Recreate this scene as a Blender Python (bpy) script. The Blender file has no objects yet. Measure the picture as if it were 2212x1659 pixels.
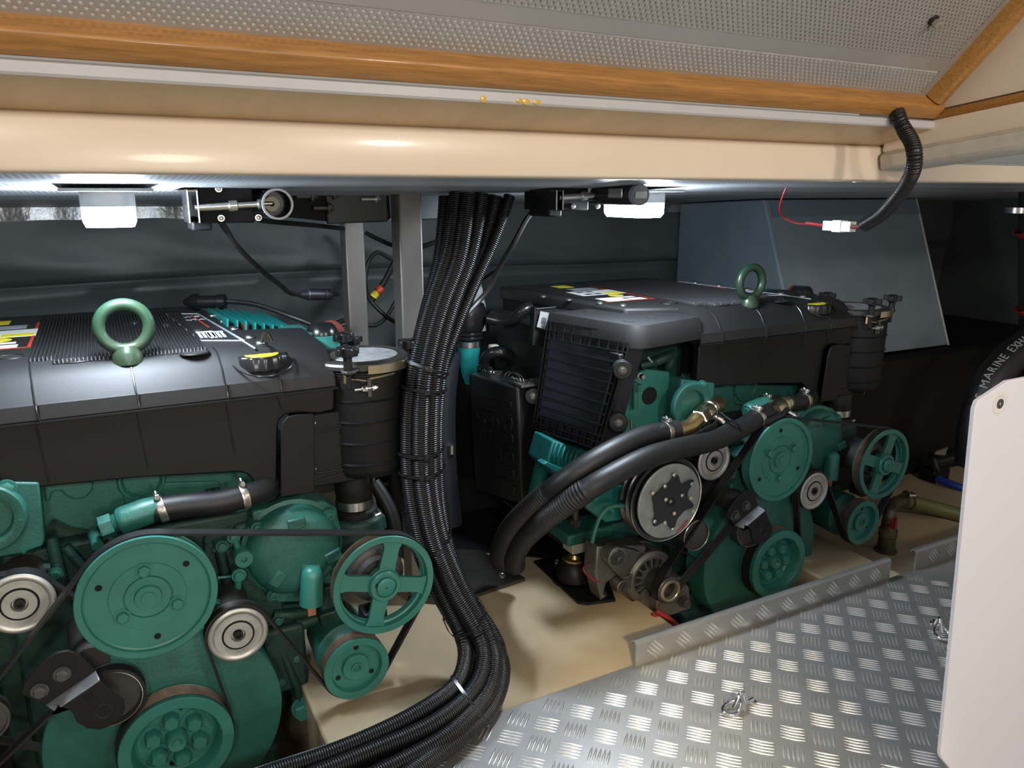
import bpy, bmesh, math, random
import numpy as np
from mathutils import Vector as V, Matrix, Quaternion
random.seed(7)
SC = bpy.context.scene
COL = SC.collection

# ------------------------------------------------------------------ camera
FPX = 1661.0
YAW, PIT = math.radians(27.9), math.radians(13.93)
CAM = V((0, 0, 0.93))
cam_d = bpy.data.cameras.new('camera')
cam_d.sensor_fit = 'HORIZONTAL'
cam_d.sensor_width = 36.0
cam_d.lens = 36.0 * FPX / 2212
cam_d.clip_start = 0.02
cam = bpy.data.objects.new('camera', cam_d)
cam.location = CAM
cam.rotation_euler = (math.pi / 2 - PIT, 0, -YAW)
COL.objects.link(cam)
SC.camera = cam

# ------------------------------------------------------------------ world, lamps and added bounce light of the cabin, exposure
w = bpy.data.worlds.new('world')
SC.world = w
w.use_nodes = True
w.node_tree.nodes['Background'].inputs[0].default_value = (1.0, 0.93, 0.82, 1)
w.node_tree.nodes['Background'].inputs[1].default_value = 0.32


def lamp(name, loc, target, power, size, col, spread=180):
    l = bpy.data.lights.new(name, 'AREA')
    l.shape = 'DISK'
    l.size = size
    l.energy = power
    l.color = col
    l.spread = math.radians(spread)
    o = bpy.data.objects.new(name, l)
    o.location = loc
    o.rotation_euler = (V(target) - V(loc)).to_track_quat('-Z', 'Y').to_euler()
    COL.objects.link(o)
    return o


WARM = (1.0, 0.92, 0.80)
lamp('cabin_light', (-0.55, -1.25, 1.62), (0.4, 1.2, 0.6), 16.5, 0.22, WARM)
lamp('cabin_light', (1.15, -1.35, 1.62), (0.9, 1.2, 0.6), 16.5, 0.22, WARM)
lamp('cabin_light', (0.35, -2.3, 0.85), (0.6, 1.2, 0.9), 18, 0.35, (1.0, 0.92, 0.80))  # added low lamp, stands in for light bounced off the cabin's white surfaces
lamp('cabin_spot', (-0.25, -0.95, 1.35), (0.80, 0.80, 0.0), 0.8, 0.08, (1.0, 0.78, 0.42), 15)
SC.view_settings.view_transform = 'Standard'
SC.view_settings.look = 'None'
SC.view_settings.exposure = 0.0
SC.view_settings.gamma = 1.0
SC.view_settings.use_curve_mapping = False

# ------------------------------------------------------------------ measuring helpers: a sight line met with a real plane
_d = V((math.sin(YAW) * math.cos(PIT), math.cos(YAW) * math.cos(PIT), -math.sin(PIT)))
_r = V((math.cos(YAW), -math.sin(YAW), 0))
_u = _r.cross(_d)
S = 1.395            # distance between the two engines' centre lines


def P(px, py, Y=None, X=None, Z=None):
    v = _d * FPX + _r * (px - 1106) + _u * (829.5 - py)
    if Y is not None: t = Y / v.y
    elif X is not None: t = X / v.x
    else: t = (Z - CAM.z) / v.z
    return CAM + v * t


def R(px, py, Y=None, Z=None, X=None):      # measured on the right engine, expressed at the left engine's place
    return P(px, py, Y=Y, Z=Z, X=None if X is None else X + S) - V((S, 0, 0))


# ------------------------------------------------------------------ materials
_mats = {}


def mat(name, col, rough=0.5, metal=0.0, var=0.0, vscale=8.0, bump=0.0, bscale=120.0, coat=0.0, emit=0.0, col2=None, spec=0.5, stretch=None):
    if name in _mats: return _mats[name]
    m = bpy.data.materials.new(name)
    m.use_nodes = True
    nt = m.node_tree
    b = nt.nodes['Principled BSDF']
    b.inputs['Base Color'].default_value = (*col, 1)
    b.inputs['Roughness'].default_value = rough
    b.inputs['Metallic'].default_value = metal
    b.inputs['Specular IOR Level'].default_value = spec
    if coat: b.inputs['Coat Weight'].default_value = coat; b.inputs['Coat Roughness'].default_value = 0.08
    if emit:
        b.inputs['Emission Color'].default_value = (*col, 1)
        b.inputs['Emission Strength'].default_value = emit
    tc = nt.nodes.new('ShaderNodeTexCoord')
    src = tc.outputs['Object']
    if stretch:
        mp = nt.nodes.new('ShaderNodeMapping')
        mp.inputs['Scale'].default_value = stretch
        nt.links.new(src, mp.inputs[0]); src = mp.outputs[0]
    if var or col2:
        n = nt.nodes.new('ShaderNodeTexNoise')
        n.inputs['Scale'].default_value = vscale
        n.inputs['Detail'].default_value = 6
        n.inputs['Roughness'].default_value = 0.6
        nt.links.new(src, n.inputs['Vector'])
        rp = nt.nodes.new('ShaderNodeValToRGB')
        rp.color_ramp.elements[0].position = 0.3
        rp.color_ramp.elements[1].position = 0.72
        c2 = col2 if col2 else tuple(min(1, c * (1 + var)) for c in col)
        c1 = col if col2 else tuple(c * (1 - var) for c in col)
        rp.color_ramp.elements[0].color = (*c1, 1)
        rp.color_ramp.elements[1].color = (*c2, 1)
        nt.links.new(n.outputs['Fac'], rp.inputs[0])
        nt.links.new(rp.outputs[0], b.inputs['Base Color'])
    if bump:
        n2 = nt.nodes.new('ShaderNodeTexNoise')
        n2.inputs['Scale'].default_value = bscale
        n2.inputs['Detail'].default_value = 4
        nt.links.new(src, n2.inputs['Vector'])
        bp = nt.nodes.new('ShaderNodeBump')
        bp.inputs['Strength'].default_value = bump
        bp.inputs['Distance'].default_value = 0.002
        nt.links.new(n2.outputs['Fac'], bp.inputs['Height'])
        nt.links.new(bp.outputs[0], b.inputs['Normal'])
    _mats[name] = m
    return m


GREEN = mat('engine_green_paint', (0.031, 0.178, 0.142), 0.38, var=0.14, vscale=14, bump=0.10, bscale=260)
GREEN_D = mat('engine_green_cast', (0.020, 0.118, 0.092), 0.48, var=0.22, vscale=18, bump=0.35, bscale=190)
GREEN_C = mat('shaded_green_paint', (0.021, 0.118, 0.093), 0.42, var=0.20, vscale=16, bump=0.30, bscale=200)  # engine green darkened: shade on the set-back castings is in the colour
GREEN_K = mat('deep_shade_green', (0.008, 0.040, 0.031), 0.55, var=0.35, vscale=22, bump=0.35, bscale=150)  # much darker engine green, deep shade behind the pulleys put into the colour
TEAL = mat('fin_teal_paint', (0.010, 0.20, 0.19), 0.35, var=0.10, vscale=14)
BLACK = mat('black_plastic', (0.0044, 0.0045, 0.0046), 0.54, spec=0.36, var=0.12, vscale=30, bump=0.10, bscale=900)
GRAIN = mat('grained_black_plastic', (0.0095, 0.0097, 0.0100), 0.60, spec=0.55, bump=0.10, bscale=900)
BLACK_G = mat('black_glossy_plastic', (0.010, 0.010, 0.011), 0.25)
RUBBER = mat('black_rubber', (0.0062, 0.006, 0.0058), 0.50, var=0.2, vscale=20)
CONDUIT = mat('black_conduit', (0.0055, 0.0055, 0.006), 0.34)
BELT = mat('belt_rubber', (0.0075, 0.007, 0.0068), 0.52, var=0.2, vscale=40)
GROOVE = mat('worn_pulley_steel', (0.16, 0.115, 0.09), 0.5, metal=0.55, var=0.35, vscale=40)
STEEL = mat('bright_steel', (0.62, 0.60, 0.57), 0.30, metal=1.0, var=0.12, vscale=40, bump=0.05)
IDLER = mat('zinc_idler', (0.50, 0.49, 0.455), 0.42, metal=0.75, var=0.22, vscale=18)
CHROME = mat('chrome', (0.75, 0.73, 0.70), 0.12, metal=1.0)
DSTEEL = mat('dark_steel', (0.10, 0.095, 0.09), 0.45, metal=0.7, var=0.2, vscale=20)
ALU = mat('cast_aluminium', (0.20, 0.19, 0.17), 0.5, metal=0.8, var=0.25, vscale=25, bump=0.3, bscale=220)
BRASS = mat('brass', (0.50, 0.36, 0.16), 0.34, metal=1.0, var=0.25, vscale=30)
NICKEL = mat('nickel_brass', (0.66, 0.58, 0.42), 0.25, metal=1.0, var=0.15, vscale=40)
COPPER = mat('copper_tint', (0.42, 0.17, 0.09), 0.45, var=0.2)
DARKHOLE = mat('dark_recess', (0.004, 0.004, 0.004), 0.9)
YELLOW = mat('yellow_print', (0.80, 0.66, 0.02), 0.5)
WHITEPR = mat('white_print', (0.72, 0.74, 0.72), 0.5)
REDP = mat('red_plastic', (0.55, 0.045, 0.02), 0.42)
REDW = mat('red_wire', (0.24, 0.012, 0.012), 0.45)
GREYPR = mat('grey_print', (0.30, 0.34, 0.35), 0.5)
GREYTXT = mat('grey_lettering', (0.28, 0.28, 0.26), 0.6)
GELCOAT = mat('cream_gelcoat', (0.75, 0.625, 0.50), 0.30, var=0.03, vscale=5, coat=0.12)
GELYEL = mat('yellowed_gelcoat', (0.60, 0.42, 0.23), 0.40, var=0.12, vscale=6, stretch=(3, 1, 1))
GELWHITE = mat('white_strip_paint', (0.46, 0.45, 0.455), 0.4, var=0.05, vscale=20)
GELDIRTY = mat('weathered_gelcoat', (0.74, 0.69, 0.60), 0.45, vscale=16, col2=(0.50, 0.46, 0.39))
WOOD = mat('varnished_oak', (0.45, 0.205, 0.048), 0.40, vscale=10, col2=(0.25, 0.115, 0.027), stretch=(2.0, 26, 26), bump=0.15, bscale=14, coat=0.2)
PAINTFLOOR = mat('white_bilge_paint', (0.44, 0.35, 0.225), 0.34, var=0.08, vscale=5, coat=0.15)
INSUL = mat('grey_hull_coating', (0.046, 0.058, 0.058), 0.50, var=0.16, vscale=5, bump=0.5, bscale=26)
FOIL = mat('foil_tape', (0.22, 0.225, 0.225), 0.32, metal=0.85, var=0.3, vscale=30, bump=0.8, bscale=70)
DUCT = mat('grey_painted_sheet', (0.150, 0.190, 0.220), 0.42, var=0.10, vscale=7)
POST = mat('steel_post_grey', (0.155, 0.143, 0.127), 0.42, metal=0.5, var=0.15, vscale=6, stretch=(1, 1, 0.4))
CHECKER = mat('tread_aluminium', (0.33, 0.325, 0.31), 0.40, metal=0.65, var=0.12, vscale=9, bump=0.06, bscale=400)
TREAD = mat('tread_bar_aluminium', (0.80, 0.78, 0.74), 0.28, metal=0.85)
PERFALU = mat('perforated_aluminium', (0.47, 0.45, 0.43), 0.36, metal=0.6, var=0.06, vscale=5)
FELT = mat('white_acoustic_felt', (0.58, 0.56, 0.53), 0.8, var=0.12, vscale=60)
WHITEPLATE = mat('white_lacquered_board', (0.73, 0.71, 0.77), 0.35, var=0.02, vscale=3)
BEIGEPL = mat('natural_nylon', (0.68, 0.66, 0.61), 0.45)
LEDDIFF = mat('led_diffuser', (0.76, 0.87, 1.0), 0.4, emit=235.0)
LAMPGREY = mat('lamp_housing_grey', (0.42, 0.44, 0.45), 0.35)
BLUEH = mat('blue_hose', (0.012, 0.03, 0.25), 0.4)
OLIVE = mat('olive_hose', (0.11, 0.105, 0.035), 0.5, var=0.1)
BAG = mat('silver_bag', (0.42, 0.44, 0.42), 0.4, var=0.35, vscale=30, bump=0.7, bscale=40)
OILBROWN = mat('orange_drip', (0.62, 0.36, 0.05), 0.25)
GREYGREEN = mat('grey_green_rubber', (0.05, 0.055, 0.055), 0.6)
STICKER = mat('beige_sticker', (0.50, 0.46, 0.36), 0.6)


def ceiling_material():
    m = bpy.data.materials.new('pinhole_ceiling_sheet')
    m.use_nodes = True
    nt = m.node_tree
    b = nt.nodes['Principled BSDF']
    tc = nt.nodes.new('ShaderNodeTexCoord')
    mp = nt.nodes.new('ShaderNodeMapping')
    mp.inputs['Scale'].default_value = (118, 118, 118)
    nt.links.new(tc.outputs['Object'], mp.inputs[0])
    vo = nt.nodes.new('ShaderNodeTexVoronoi')
    vo.inputs['Randomness'].default_value = 0.0
    vo.inputs['Scale'].default_value = 1.0
    nt.links.new(mp.outputs[0], vo.inputs['Vector'])
    rp = nt.nodes.new('ShaderNodeValToRGB')
    rp.color_ramp.elements[0].position = 0.25
    rp.color_ramp.elements[0].color = (0.025, 0.028, 0.03, 1)
    rp.color_ramp.elements[1].position = 0.36
    rp.color_ramp.elements[1].color = (0.34, 0.365, 0.385, 1)
    nt.links.new(vo.outputs['Distance'], rp.inputs[0])
    nt.links.new(rp.outputs[0], b.inputs['Base Color'])
    b.inputs['Roughness'].default_value = 0.42
    b.inputs['Metallic'].default_value = 0.15
    return m


CEIL = ceiling_material()

# ------------------------------------------------------------------ mesh helpers
WL = {}                                     # world place of each object's origin


def basis(a):
    a = V(a).normalized()
    h = V((0, 0, 1)) if abs(a.z) < 0.9 else V((0, 1, 0))
    e1 = h.cross(a).normalized()
    e2 = a.cross(e1).normalized()
    return e1, e2, a


def smooth_path(pts, step=0.012, closed=False):
    pts = [V(p) for p in pts]
    n = len(pts)
    out = []
    rng = range(n if closed else n - 1)
    for i in rng:
        if closed:
            p0, p1, p2, p3 = (pts[(i + k) % n] for k in (-1, 0, 1, 2))
        else:
            p1, p2 = pts[i], pts[i + 1]
            p0 = pts[i - 1] if i else p1 * 2 - p2
            p3 = pts[i + 2] if i + 2 < n else p2 * 2 - p1
        k = max(1, int((p2 - p1).length / step))
        for j in range(k):
            t = j / k
            out.append(0.5 * ((2 * p1) + (p2 - p0) * t + (2 * p0 - 5 * p1 + 4 * p2 - p3) * t * t + (3 * p1 - p0 - 3 * p2 + p3) * t ** 3))
    if not closed: out.append(pts[-1])
    return out


def resample(pts, step):
    a = np.array([tuple(p) for p in pts])
    L = np.concatenate([[0], np.cumsum(np.linalg.norm(np.diff(a, axis=0), axis=1))])
    n = max(2, int(round(L[-1] / step)) + 1)
    s = np.linspace(0, L[-1], n)
    return [V((np.interp(t, L, a[:, 0]), np.interp(t, L, a[:, 1]), np.interp(t, L, a[:, 2]))) for t in s]


class MB:
    def __init__(s):
        s.v = []; s.f = []

    def add(s, vs, fs):
        n = len(s.v)
        s.v += [V(v) for v in vs]
        s.f += [tuple(i + n for i in f) for f in fs]
        return s

    def box(s, x0, x1, y0, y1, z0, z1):
        vs = [(x, y, z) for x in (x0, x1) for y in (y0, y1) for z in (z0, z1)]
        return s.add(vs, [(0, 1, 3, 2), (4, 6, 7, 5), (0, 4, 5, 1), (2, 3, 7, 6), (0, 2, 6, 4), (1, 5, 7, 3)])

    def obox(s, c, ex, ey, ez):             # box from centre and half vectors
        c, ex, ey, ez = V(c), V(ex), V(ey), V(ez)
        vs = [c + ex * i + ey * j + ez * k for i in (-1, 1) for j in (-1, 1) for k in (-1, 1)]
        return s.add(vs, [(0, 1, 3, 2), (4, 6, 7, 5), (0, 4, 5, 1), (2, 3, 7, 6), (0, 2, 6, 4), (1, 5, 7, 3)])

    def lathe(s, o, axis, prof, n=32, a0=0.0, a1=2 * math.pi, close=False):
        e1, e2, a = basis(axis)
        o = V(o)
        full = abs(a1 - a0 - 2 * math.pi) < 1e-6
        m = n if full else n + 1
        vs = []
        for (h, r) in prof:
            for i in range(m):
                t = a0 + (a1 - a0) * i / n
                vs.append(o + a * h + e1 * (r * math.cos(t)) + e2 * (r * math.sin(t)))
        fs = []
        K = len(prof)
        for k in range(K if close else K - 1):
            k2 = (k + 1) % K
            for i in range(n):
                j = (i + 1) % m
                fs.append((k * m + i, k * m + j, k2 * m + j, k2 * m + i))
        s.add(vs, fs)
        return s

    def cyl(s, p0, p1, r0, r1=None, n=20):
        p0, p1 = V(p0), V(p1)
        r1 = r0 if r1 is None else r1
        L = (p1 - p0).length
        return s.lathe(p0, p1 - p0, [(0, 0), (0, r0), (L, r1), (L, 0)], n)

    def ball(s, c, r, n=14, sq=(1, 1, 1)):
        c = V(c)
        vs, fs = [], []
        m = n // 2
        for k in range(m + 1):
            ph = math.pi * k / m
            for i in range(n):
                t = 2 * math.pi * i / n
                vs.append(c + V((r * sq[0] * math.sin(ph) * math.cos(t), r * sq[1] * math.sin(ph) * math.sin(t), r * sq[2] * math.cos(ph))))
        for k in range(m):
            for i in range(n):
                fs.append((k * n + i, k * n + (i + 1) % n, (k + 1) * n + (i + 1) % n, (k + 1) * n + i))
        return s.add(vs, fs)

    def tube(s, pts, r, n=10, closed=False, prof=None):
        pts = [V(p) for p in pts]
        N = len(pts)
        rad = r if callable(r) else (lambda i: r)
        T = []
        for i in range(N):
            a = pts[(i - 1) % N] if (i or closed) else pts[i]
            b = pts[(i + 1) % N] if (i < N - 1 or closed) else pts[i]
            T.append((b - a).normalized())
        e1 = basis(T[0])[0]
        vs, fs = [], []
        for i in range(N):
            if i:
                ax = T[i - 1].cross(T[i])
                if ax.length > 1e-9:
                    e1 = Quaternion(ax.normalized(), T[i - 1].angle(T[i])) @ e1
            e1 = (e1 - T[i] * e1.dot(T[i])).normalized()
            e2 = T[i].cross(e1)
            rr = rad(i)
            if prof:
                for (p, q) in prof: vs.append(pts[i] + e1 * p + e2 * q)
            else:
                for k in range(n):
                    t = 2 * math.pi * k / n
                    vs.append(pts[i] + e1 * (rr * math.cos(t)) + e2 * (rr * math.sin(t)))
        n = len(prof) if prof else n
        for i in range(N if closed else N - 1):
            j = (i + 1) % N
            for k in range(n):
                l = (k + 1) % n
                fs.append((i * n + k, i * n + l, j * n + l, j * n + k))
        if not closed:
            fs.append(tuple(range(n)))
            fs.append(tuple((N - 1) * n + k for k in range(n)))
        return s.add(vs, fs)

    def prism(s, poly, depth):              # poly: list of 3-D points in one plane, depth: vector
        poly = [V(p) for p in poly]
        d = V(depth)
        n = len(poly)
        return s.add(poly + [p + d for p in poly], [tuple(range(n)), tuple(range(2 * n - 1, n - 1, -1))] + [(i, (i + 1) % n, n + (i + 1) % n, n + i) for i in range(n)])

    def bolt(s, c, axis, r=0.008, h=0.006, washer=True):
        e1, e2, a = basis(axis)
        c = V(c)
        if washer: s.lathe(c, a, [(-0.002, 0), (-0.002, r * 1.35), (0.0015, r * 1.35), (0.0015, 0)], 18)
        s.lathe(c + a * 0.0015, a, [(0, r), (h * 0.85, r), (h, r * 0.82), (h, 0)], 6, a0=0.3, a1=0.3 + 2 * math.pi)
        return s

    def build(s, name, m, parent=None, loc=None, smooth=38, bevel=None, seg=2, kind=None):
        pw = WL[parent.name] if parent else V((0, 0, 0))
        org = V(loc) if loc is not None else pw
        me = bpy.data.meshes.new(name)
        me.from_pydata([tuple(v - org) for v in s.v], [], s.f)
        bm = bmesh.new(); bm.from_mesh(me)
        bmesh.ops.remove_doubles(bm, verts=bm.verts, dist=1e-6)
        bmesh.ops.recalc_face_normals(bm, faces=bm.faces)
        bm.to_mesh(me); bm.free()
        me.materials.append(m)
        if smooth:
            me.polygons.foreach_set('use_smooth', [True] * len(me.polygons))
            me.set_sharp_from_angle(angle=math.radians(smooth))
        o = bpy.data.objects.new(name, me)
        COL.objects.link(o)
        if parent: o.parent = parent
        o.location = org - pw
        WL[o.name] = org
        if bevel:
            b = o.modifiers.new('edge', 'BEVEL')
            b.width = bevel; b.segments = seg; b.limit_method = 'ANGLE'; b.angle_limit = math.radians(35)
            b.harden_normals = False
        if kind: o['kind'] = kind
        return o


def thing(name, label, cat, loc, group=None):
    o = bpy.data.objects.new(name, None)
    o.empty_display_size = 0.05
    COL.objects.link(o)
    o.location = loc
    WL[o.name] = V(loc)
    return tag(o, label, cat, group)


def tag(o, label=None, cat=None, group=None, kind=None):
    if label: o['label'] = label
    if cat: o['category'] = cat
    if group: o['group'] = group
    if kind: o['kind'] = kind
    return o


def copy_part(o, parent):
    c = o.copy()
    COL.objects.link(c)
    c.parent = parent
    WL[c.name] = WL[parent.name] + c.location
    for ch in [x for x in o.children]: copy_part(ch, c)
    return c


def text_mesh(s, size, depth=0.0006, res=2):
    cu = bpy.data.curves.new('lettering', 'FONT')
    cu.body = s; cu.size = size; cu.extrude = depth; cu.resolution_u = res
    cu.align_x = 'CENTER'; cu.align_y = 'CENTER'
    o = bpy.data.objects.new('lettering', cu)
    COL.objects.link(o)
    dg = bpy.context.evaluated_depsgraph_get()
    me = bpy.data.meshes.new_from_object(o.evaluated_get(dg))
    vs = [v.co.copy() for v in me.vertices]
    fs = [tuple(p.vertices) for p in me.polygons]
    bpy.data.objects.remove(o); bpy.data.curves.remove(cu); bpy.data.meshes.remove(me)
    return vs, fs


def letters(mb, s, c, ex, ey, size, depth=0.0006):
    vs, fs = text_mesh(s, size, depth)
    ex, ey = V(ex).normalized(), V(ey).normalized()
    ez = ex.cross(ey)
    return mb.add([V(c) + ex * v.x + ey * v.y + ez * v.z for v in vs], fs)


def ribs(h0, h1, r, n, dep):
    out = []
    for i in range(n):
        a = h0 + (h1 - h0) * (i + 0.15) / n; b = h0 + (h1 - h0) * (i + 0.5) / n; c = h0 + (h1 - h0) * (i + 0.85) / n
        out += [(a, r), (b, r - dep), (c, r)]
    return out

# ================================================================== THE SETTING
def struct(name, mb, m, **k):
    o = mb.build(name, m, **k)
    o['kind'] = 'structure'
    return o


# floor: white painted stringer tops at plate level, engine wells between them
FZ = -0.012
fl = MB()
W_L = (-0.30, 0.255); W_R = (1.045, 1.515)
YF0, YF1 = 1.10, 2.35
LOWZ = -0.075
for x0, x1, zt_ in ((-1.3, W_L[0], FZ), (W_L[1], W_R[0], FZ), (W_R[1], 1.715, FZ), (1.7155, 3.6, LOWZ)):
    fl.box(x0, x1, YF0, YF1, FZ - 0.30, zt_)
fl.box(-1.3, 3.6, YF0 - 0.05, YF1, -0.46, -0.42)
fl.box(-1.3, 3.6, 0.2, YF0 - 0.02, -0.46, -0.42)
floor_o = struct('floor', fl, PAINTFLOOR, bevel=0.006)
# hull wall behind: padded coating with two soft creases
prof = [(2.36, -0.35), (2.36, 0.20), (2.36, 0.42), (2.352, 0.55), (2.345, 0.64), (2.338, 0.672), (2.356, 0.684), (2.358, 0.690), (2.330, 0.702), (2.325, 0.74), (2.33, 0.82), (2.34, 0.93), (2.34, 1.0)]
wv, wf = [], []
xs = np.linspace(-1.3, 3.7, 126)
fine = []
for a, b in zip(prof[:-1], prof[1:]):
    k = max(1, int(abs(b[1] - a[1]) / 0.012))
    fine += [(a[0] + (b[0] - a[0]) * i / k, a[1] + (b[1] - a[1]) * i / k) for i in range(k)]
fine.append(prof[-1])
rs = np.random.RandomState(3)
for i, x in enumerate(xs):
    for j, (y, z) in enumerate(fine):
        bump = 0.006 * math.sin(x * 5.1 + z * 9) * math.sin(x * 2.3 - z * 13 + 1) + 0.004 * math.sin(x * 13 + 3 * math.sin(z * 17))
        wv.append((x, y + bump, z + 0.012 * math.sin(x * 2.2 + 0.6) * math.exp(-((z - 0.69) / 0.12) ** 2)))
M_ = len(fine)
for i in range(len(xs) - 1):
    for j in range(M_ - 1):
        wf.append((i * M_ + j, (i + 1) * M_ + j, (i + 1) * M_ + j + 1, i * M_ + j + 1))
wb = MB(); wb.add(wv, wf)
wall = struct('wall_back', wb, INSUL, smooth=70)
tp = MB()
for x0, x1 in ((-0.35, 0.02), (0.075, 0.50), (0.62, 0.95), (1.75, 2.2)):
    n = int((x1 - x0) / 0.03)
    pts = [(x0 + (x1 - x0) * i / n, 2.318 + 0.004 * math.sin(i * 1.7), 0.0) for i in range(n + 1)]
    top = [(p[0], p[1], 0.915) for p in pts]
    bot = [(p[0], p[1] - 0.002, 0.864 + 0.003 * math.sin(i * 0.9) * math.sin(i * .37) + (0.012 if i == n else 0)) for i, p in enumerate(pts)]
    m = len(pts)
    tp.add(top + bot, [(i, i + 1, m + i + 1, m + i) for i in range(m - 1)])
tp.build('foil_tape', FOIL, wall)
wl = MB(); wl.box(-1.34, -1.3, 0.9, 2.4, -0.45, 1.0); struct('wall_left', wl, INSUL)
wr = MB(); wr.box(3.6, 3.64, 0.5, 2.4, -0.45, 1.4); struct('wall_right', wr, INSUL)

# deck head over the engines
ce = MB()
ce.add([(-1.3, 0.975, 0.954), (3.6, 0.975, 0.954), (3.6, 2.40, 0.892), (-1.3, 2.40, 0.892), (-1.3, 0.975, 0.99), (3.6, 0.975, 0.99), (3.6, 2.40, 0.97), (-1.3, 2.40, 0.97)],
       [(0, 1, 2, 3), (4, 7, 6, 5), (0, 4, 5, 1), (1, 5, 6, 2), (2, 6, 7, 3), (3, 7, 4, 0)])
struct('ceiling', ce, CEIL)

# hatch coaming: glossy beam, yellowed soffit and white edge strip
XB0, XB1 = -1.3, 1.270


def extr(prof, x0, x1):
    return MB().prism([(x0, y, z) for y, z in prof], (x1 - x0, 0, 0))


beam = extr([(0.956, 0.950), (0.951, 0.953), (0.950, 0.957), (0.9515, 0.985), (0.953, 1.004), (0.9545, 1.0085), (0.958, 1.0115), (0.966, 1.0135), (1.02, 1.014), (1.02, 0.954), (0.975, 0.950)], XB0, XB1)
struct('trim_2', beam, GELCOAT, bevel=0.0015)
low = extr([(0.956, 0.9505), (0.953, 0.953), (0.953, 0.978), (0.956, 0.984), (1.02, 0.984), (1.02, 0.9505)], XB1, 2.6)
struct('trim_3', low, GELCOAT)
sof = extr([(0.960, 1.0115), (0.862, 1.034), (0.862, 1.046), (1.02, 1.046), (1.02, 1.0115)], XB0, XB1 - 0.004)
struct('trim_4', sof, GELYEL)
stp = extr([(0.866, 1.0335), (0.861, 1.0335), (0.859, 1.036), (0.859, 1.0455), (0.863, 1.0478), (0.90, 1.0478), (0.90, 1.0335)], XB0, XB1 + 0.012)
struct('trim_5', stp, GELWHITE)
dp = MB()
for px, py, rx, rz in ((1044, 214, .0042, .0040), (1122, 217, .0050, .0028), (1137, 220, .0055, .0038), (1160, 221, .0060, .0030)):
    c = P(px, py, Y=0.8588)
    dp.lathe(c, (0, -1, 0), [(-0.0002, 0.0001), (0.0003, 0.95), (0.0006, 0.6), (0.0008, 0.0001)], 16)
    for q in range(len(dp.v) - 64, len(dp.v)):
        d = dp.v[q] - c
        dp.v[q] = c + V((d.x * rx, d.y, d.z * rz))
dp.build('varnish_drip', OILBROWN, bpy.data.objects['trim_5'])
# side coaming, rising towards the cabin
RISE = 0.113


def side(prof, y0, y1):                    # prof: (x, z at y0); extruded towards the viewer with the sheer
    return MB().prism([(x, y0, z) for x, z in prof], (0, y1 - y0, (y0 - y1) * RISE))


c0 = P(1915, 305, Y=0.945)
q = [P(2030, 243, X=1.262), P(2030, 330, X=1.262)]
zz = lambda py, px=2100, X=1.262: (lambda p: p.z + (p.y - 0.945) * RISE)(P(px, py, X=X))     # height brought back along the sheer to y = 0.945
zs_top, zs_bot = zz(228 - 6), zz(252 - 6)
sw = side([(1.262, zs_top), (1.262, 1.75), (1.30, 1.75), (1.30, zs_top)], 0.96, -0.35)
struct('wall_1', sw, GELCOAT)
ws = side([(1.256, zs_bot), (1.252, (zs_bot + zs_top) / 2), (1.256, zs_top), (1.30, zs_top), (1.30, zs_bot)], 0.93, -0.35)
struct('trim_6', ws, WOOD)
lip_t, lip_b = zz(292, 2120, 1.25), zz(337, 2120, 1.25)
fc = side([(1.250, zs_bot), (1.244, lip_t + 0.004), (1.246, lip_t), (1.30, lip_t), (1.30, zs_bot)], 0.948, -0.35)
struct('trim_7', fc, GELCOAT)
lp = side([(1.246, lip_t), (1.238, lip_t - 0.004), (1.236, lip_t - 0.010), (1.240, lip_b + 0.004), (1.246, lip_b), (1.315, lip_b), (1.32, lip_t)], 0.947, -0.35)
struct('trim_8', lp, GELDIRTY, bevel=0.003)
sh = MB(); sh.box(1.275, 3.6, 1.022, 1.030, 0.95, 1.45); struct('trim_9', sh, CEIL)

# ------------------------------------------------------------------ hatch lid, swung up over the viewer
LN = V((0, 0.716, 0.698)); LW = V((0, -0.698, 0.716)); LO = V((0, 0.858, 1.0844))
lid = thing('deck_hatch', 'open deck hatch of perforated aluminium sheet in a varnished wood frame', 'hatch', (0.1, 0.858, 1.0844))


def LP(x, t, n=0.0): return LO + V((x, 0, 0)) + LW * t + LN * n


X0, X1 = -1.15, 1.214


def lbar(x0, x1, prof):                    # prof: (t, n) outline swept along x
    return MB().prism([LP(x0, t, n) for t, n in prof], (x1 - x0, 0, 0))


lbar(X0 - 0.03, 1.250, [(-0.0275, -0.0225), (-0.024, -0.0245), (-0.005, -0.0245), (0.0, -0.022), (0.001, 0.02), (-0.03, 0.02)]).build('wood_frame_rail', WOOD, lid, bevel=0.003)
sf = MB()
sf.prism([LP(1.2145, 0.001, 0.02), LP(1.2145, 0.001, -0.010), LP(1.219, 0.001, -0.020), LP(1.228, 0.001, -0.0245), LP(1.240, 0.001, -0.022), LP(1.246, 0.001, -0.012), LP(1.246, 0.001, 0.02)], LW * 1.0)
sf.build('wood_frame_stile', WOOD, lid, bevel=0.002)
lbar(X0 - 0.03, 1.246, [(1.001, -0.0245), (1.001, 0.02), (1.03, 0.02), (1.03, -0.0245)]).build('wood_frame_rail', WOOD, lid, bevel=0.003)
sb = MB(); sb.prism([LP(X0, 0, .02), LP(X0, 0, -.0245), LP(X0 - .03, 0, -.0245), LP(X0 - .03, 0, .02)], LW * 1.0); sb.build('wood_frame_stile', WOOD, lid, bevel=0.003)
bk = MB(); bk.prism([LP(X0, 0, 0.0016), LP(X1, 0, 0.0016), LP(X1, 1.0, 0.0016), LP(X0, 1.0, 0.0016)], LN * 0.012); bk.build('acoustic_lining', FELT, lid)


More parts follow.
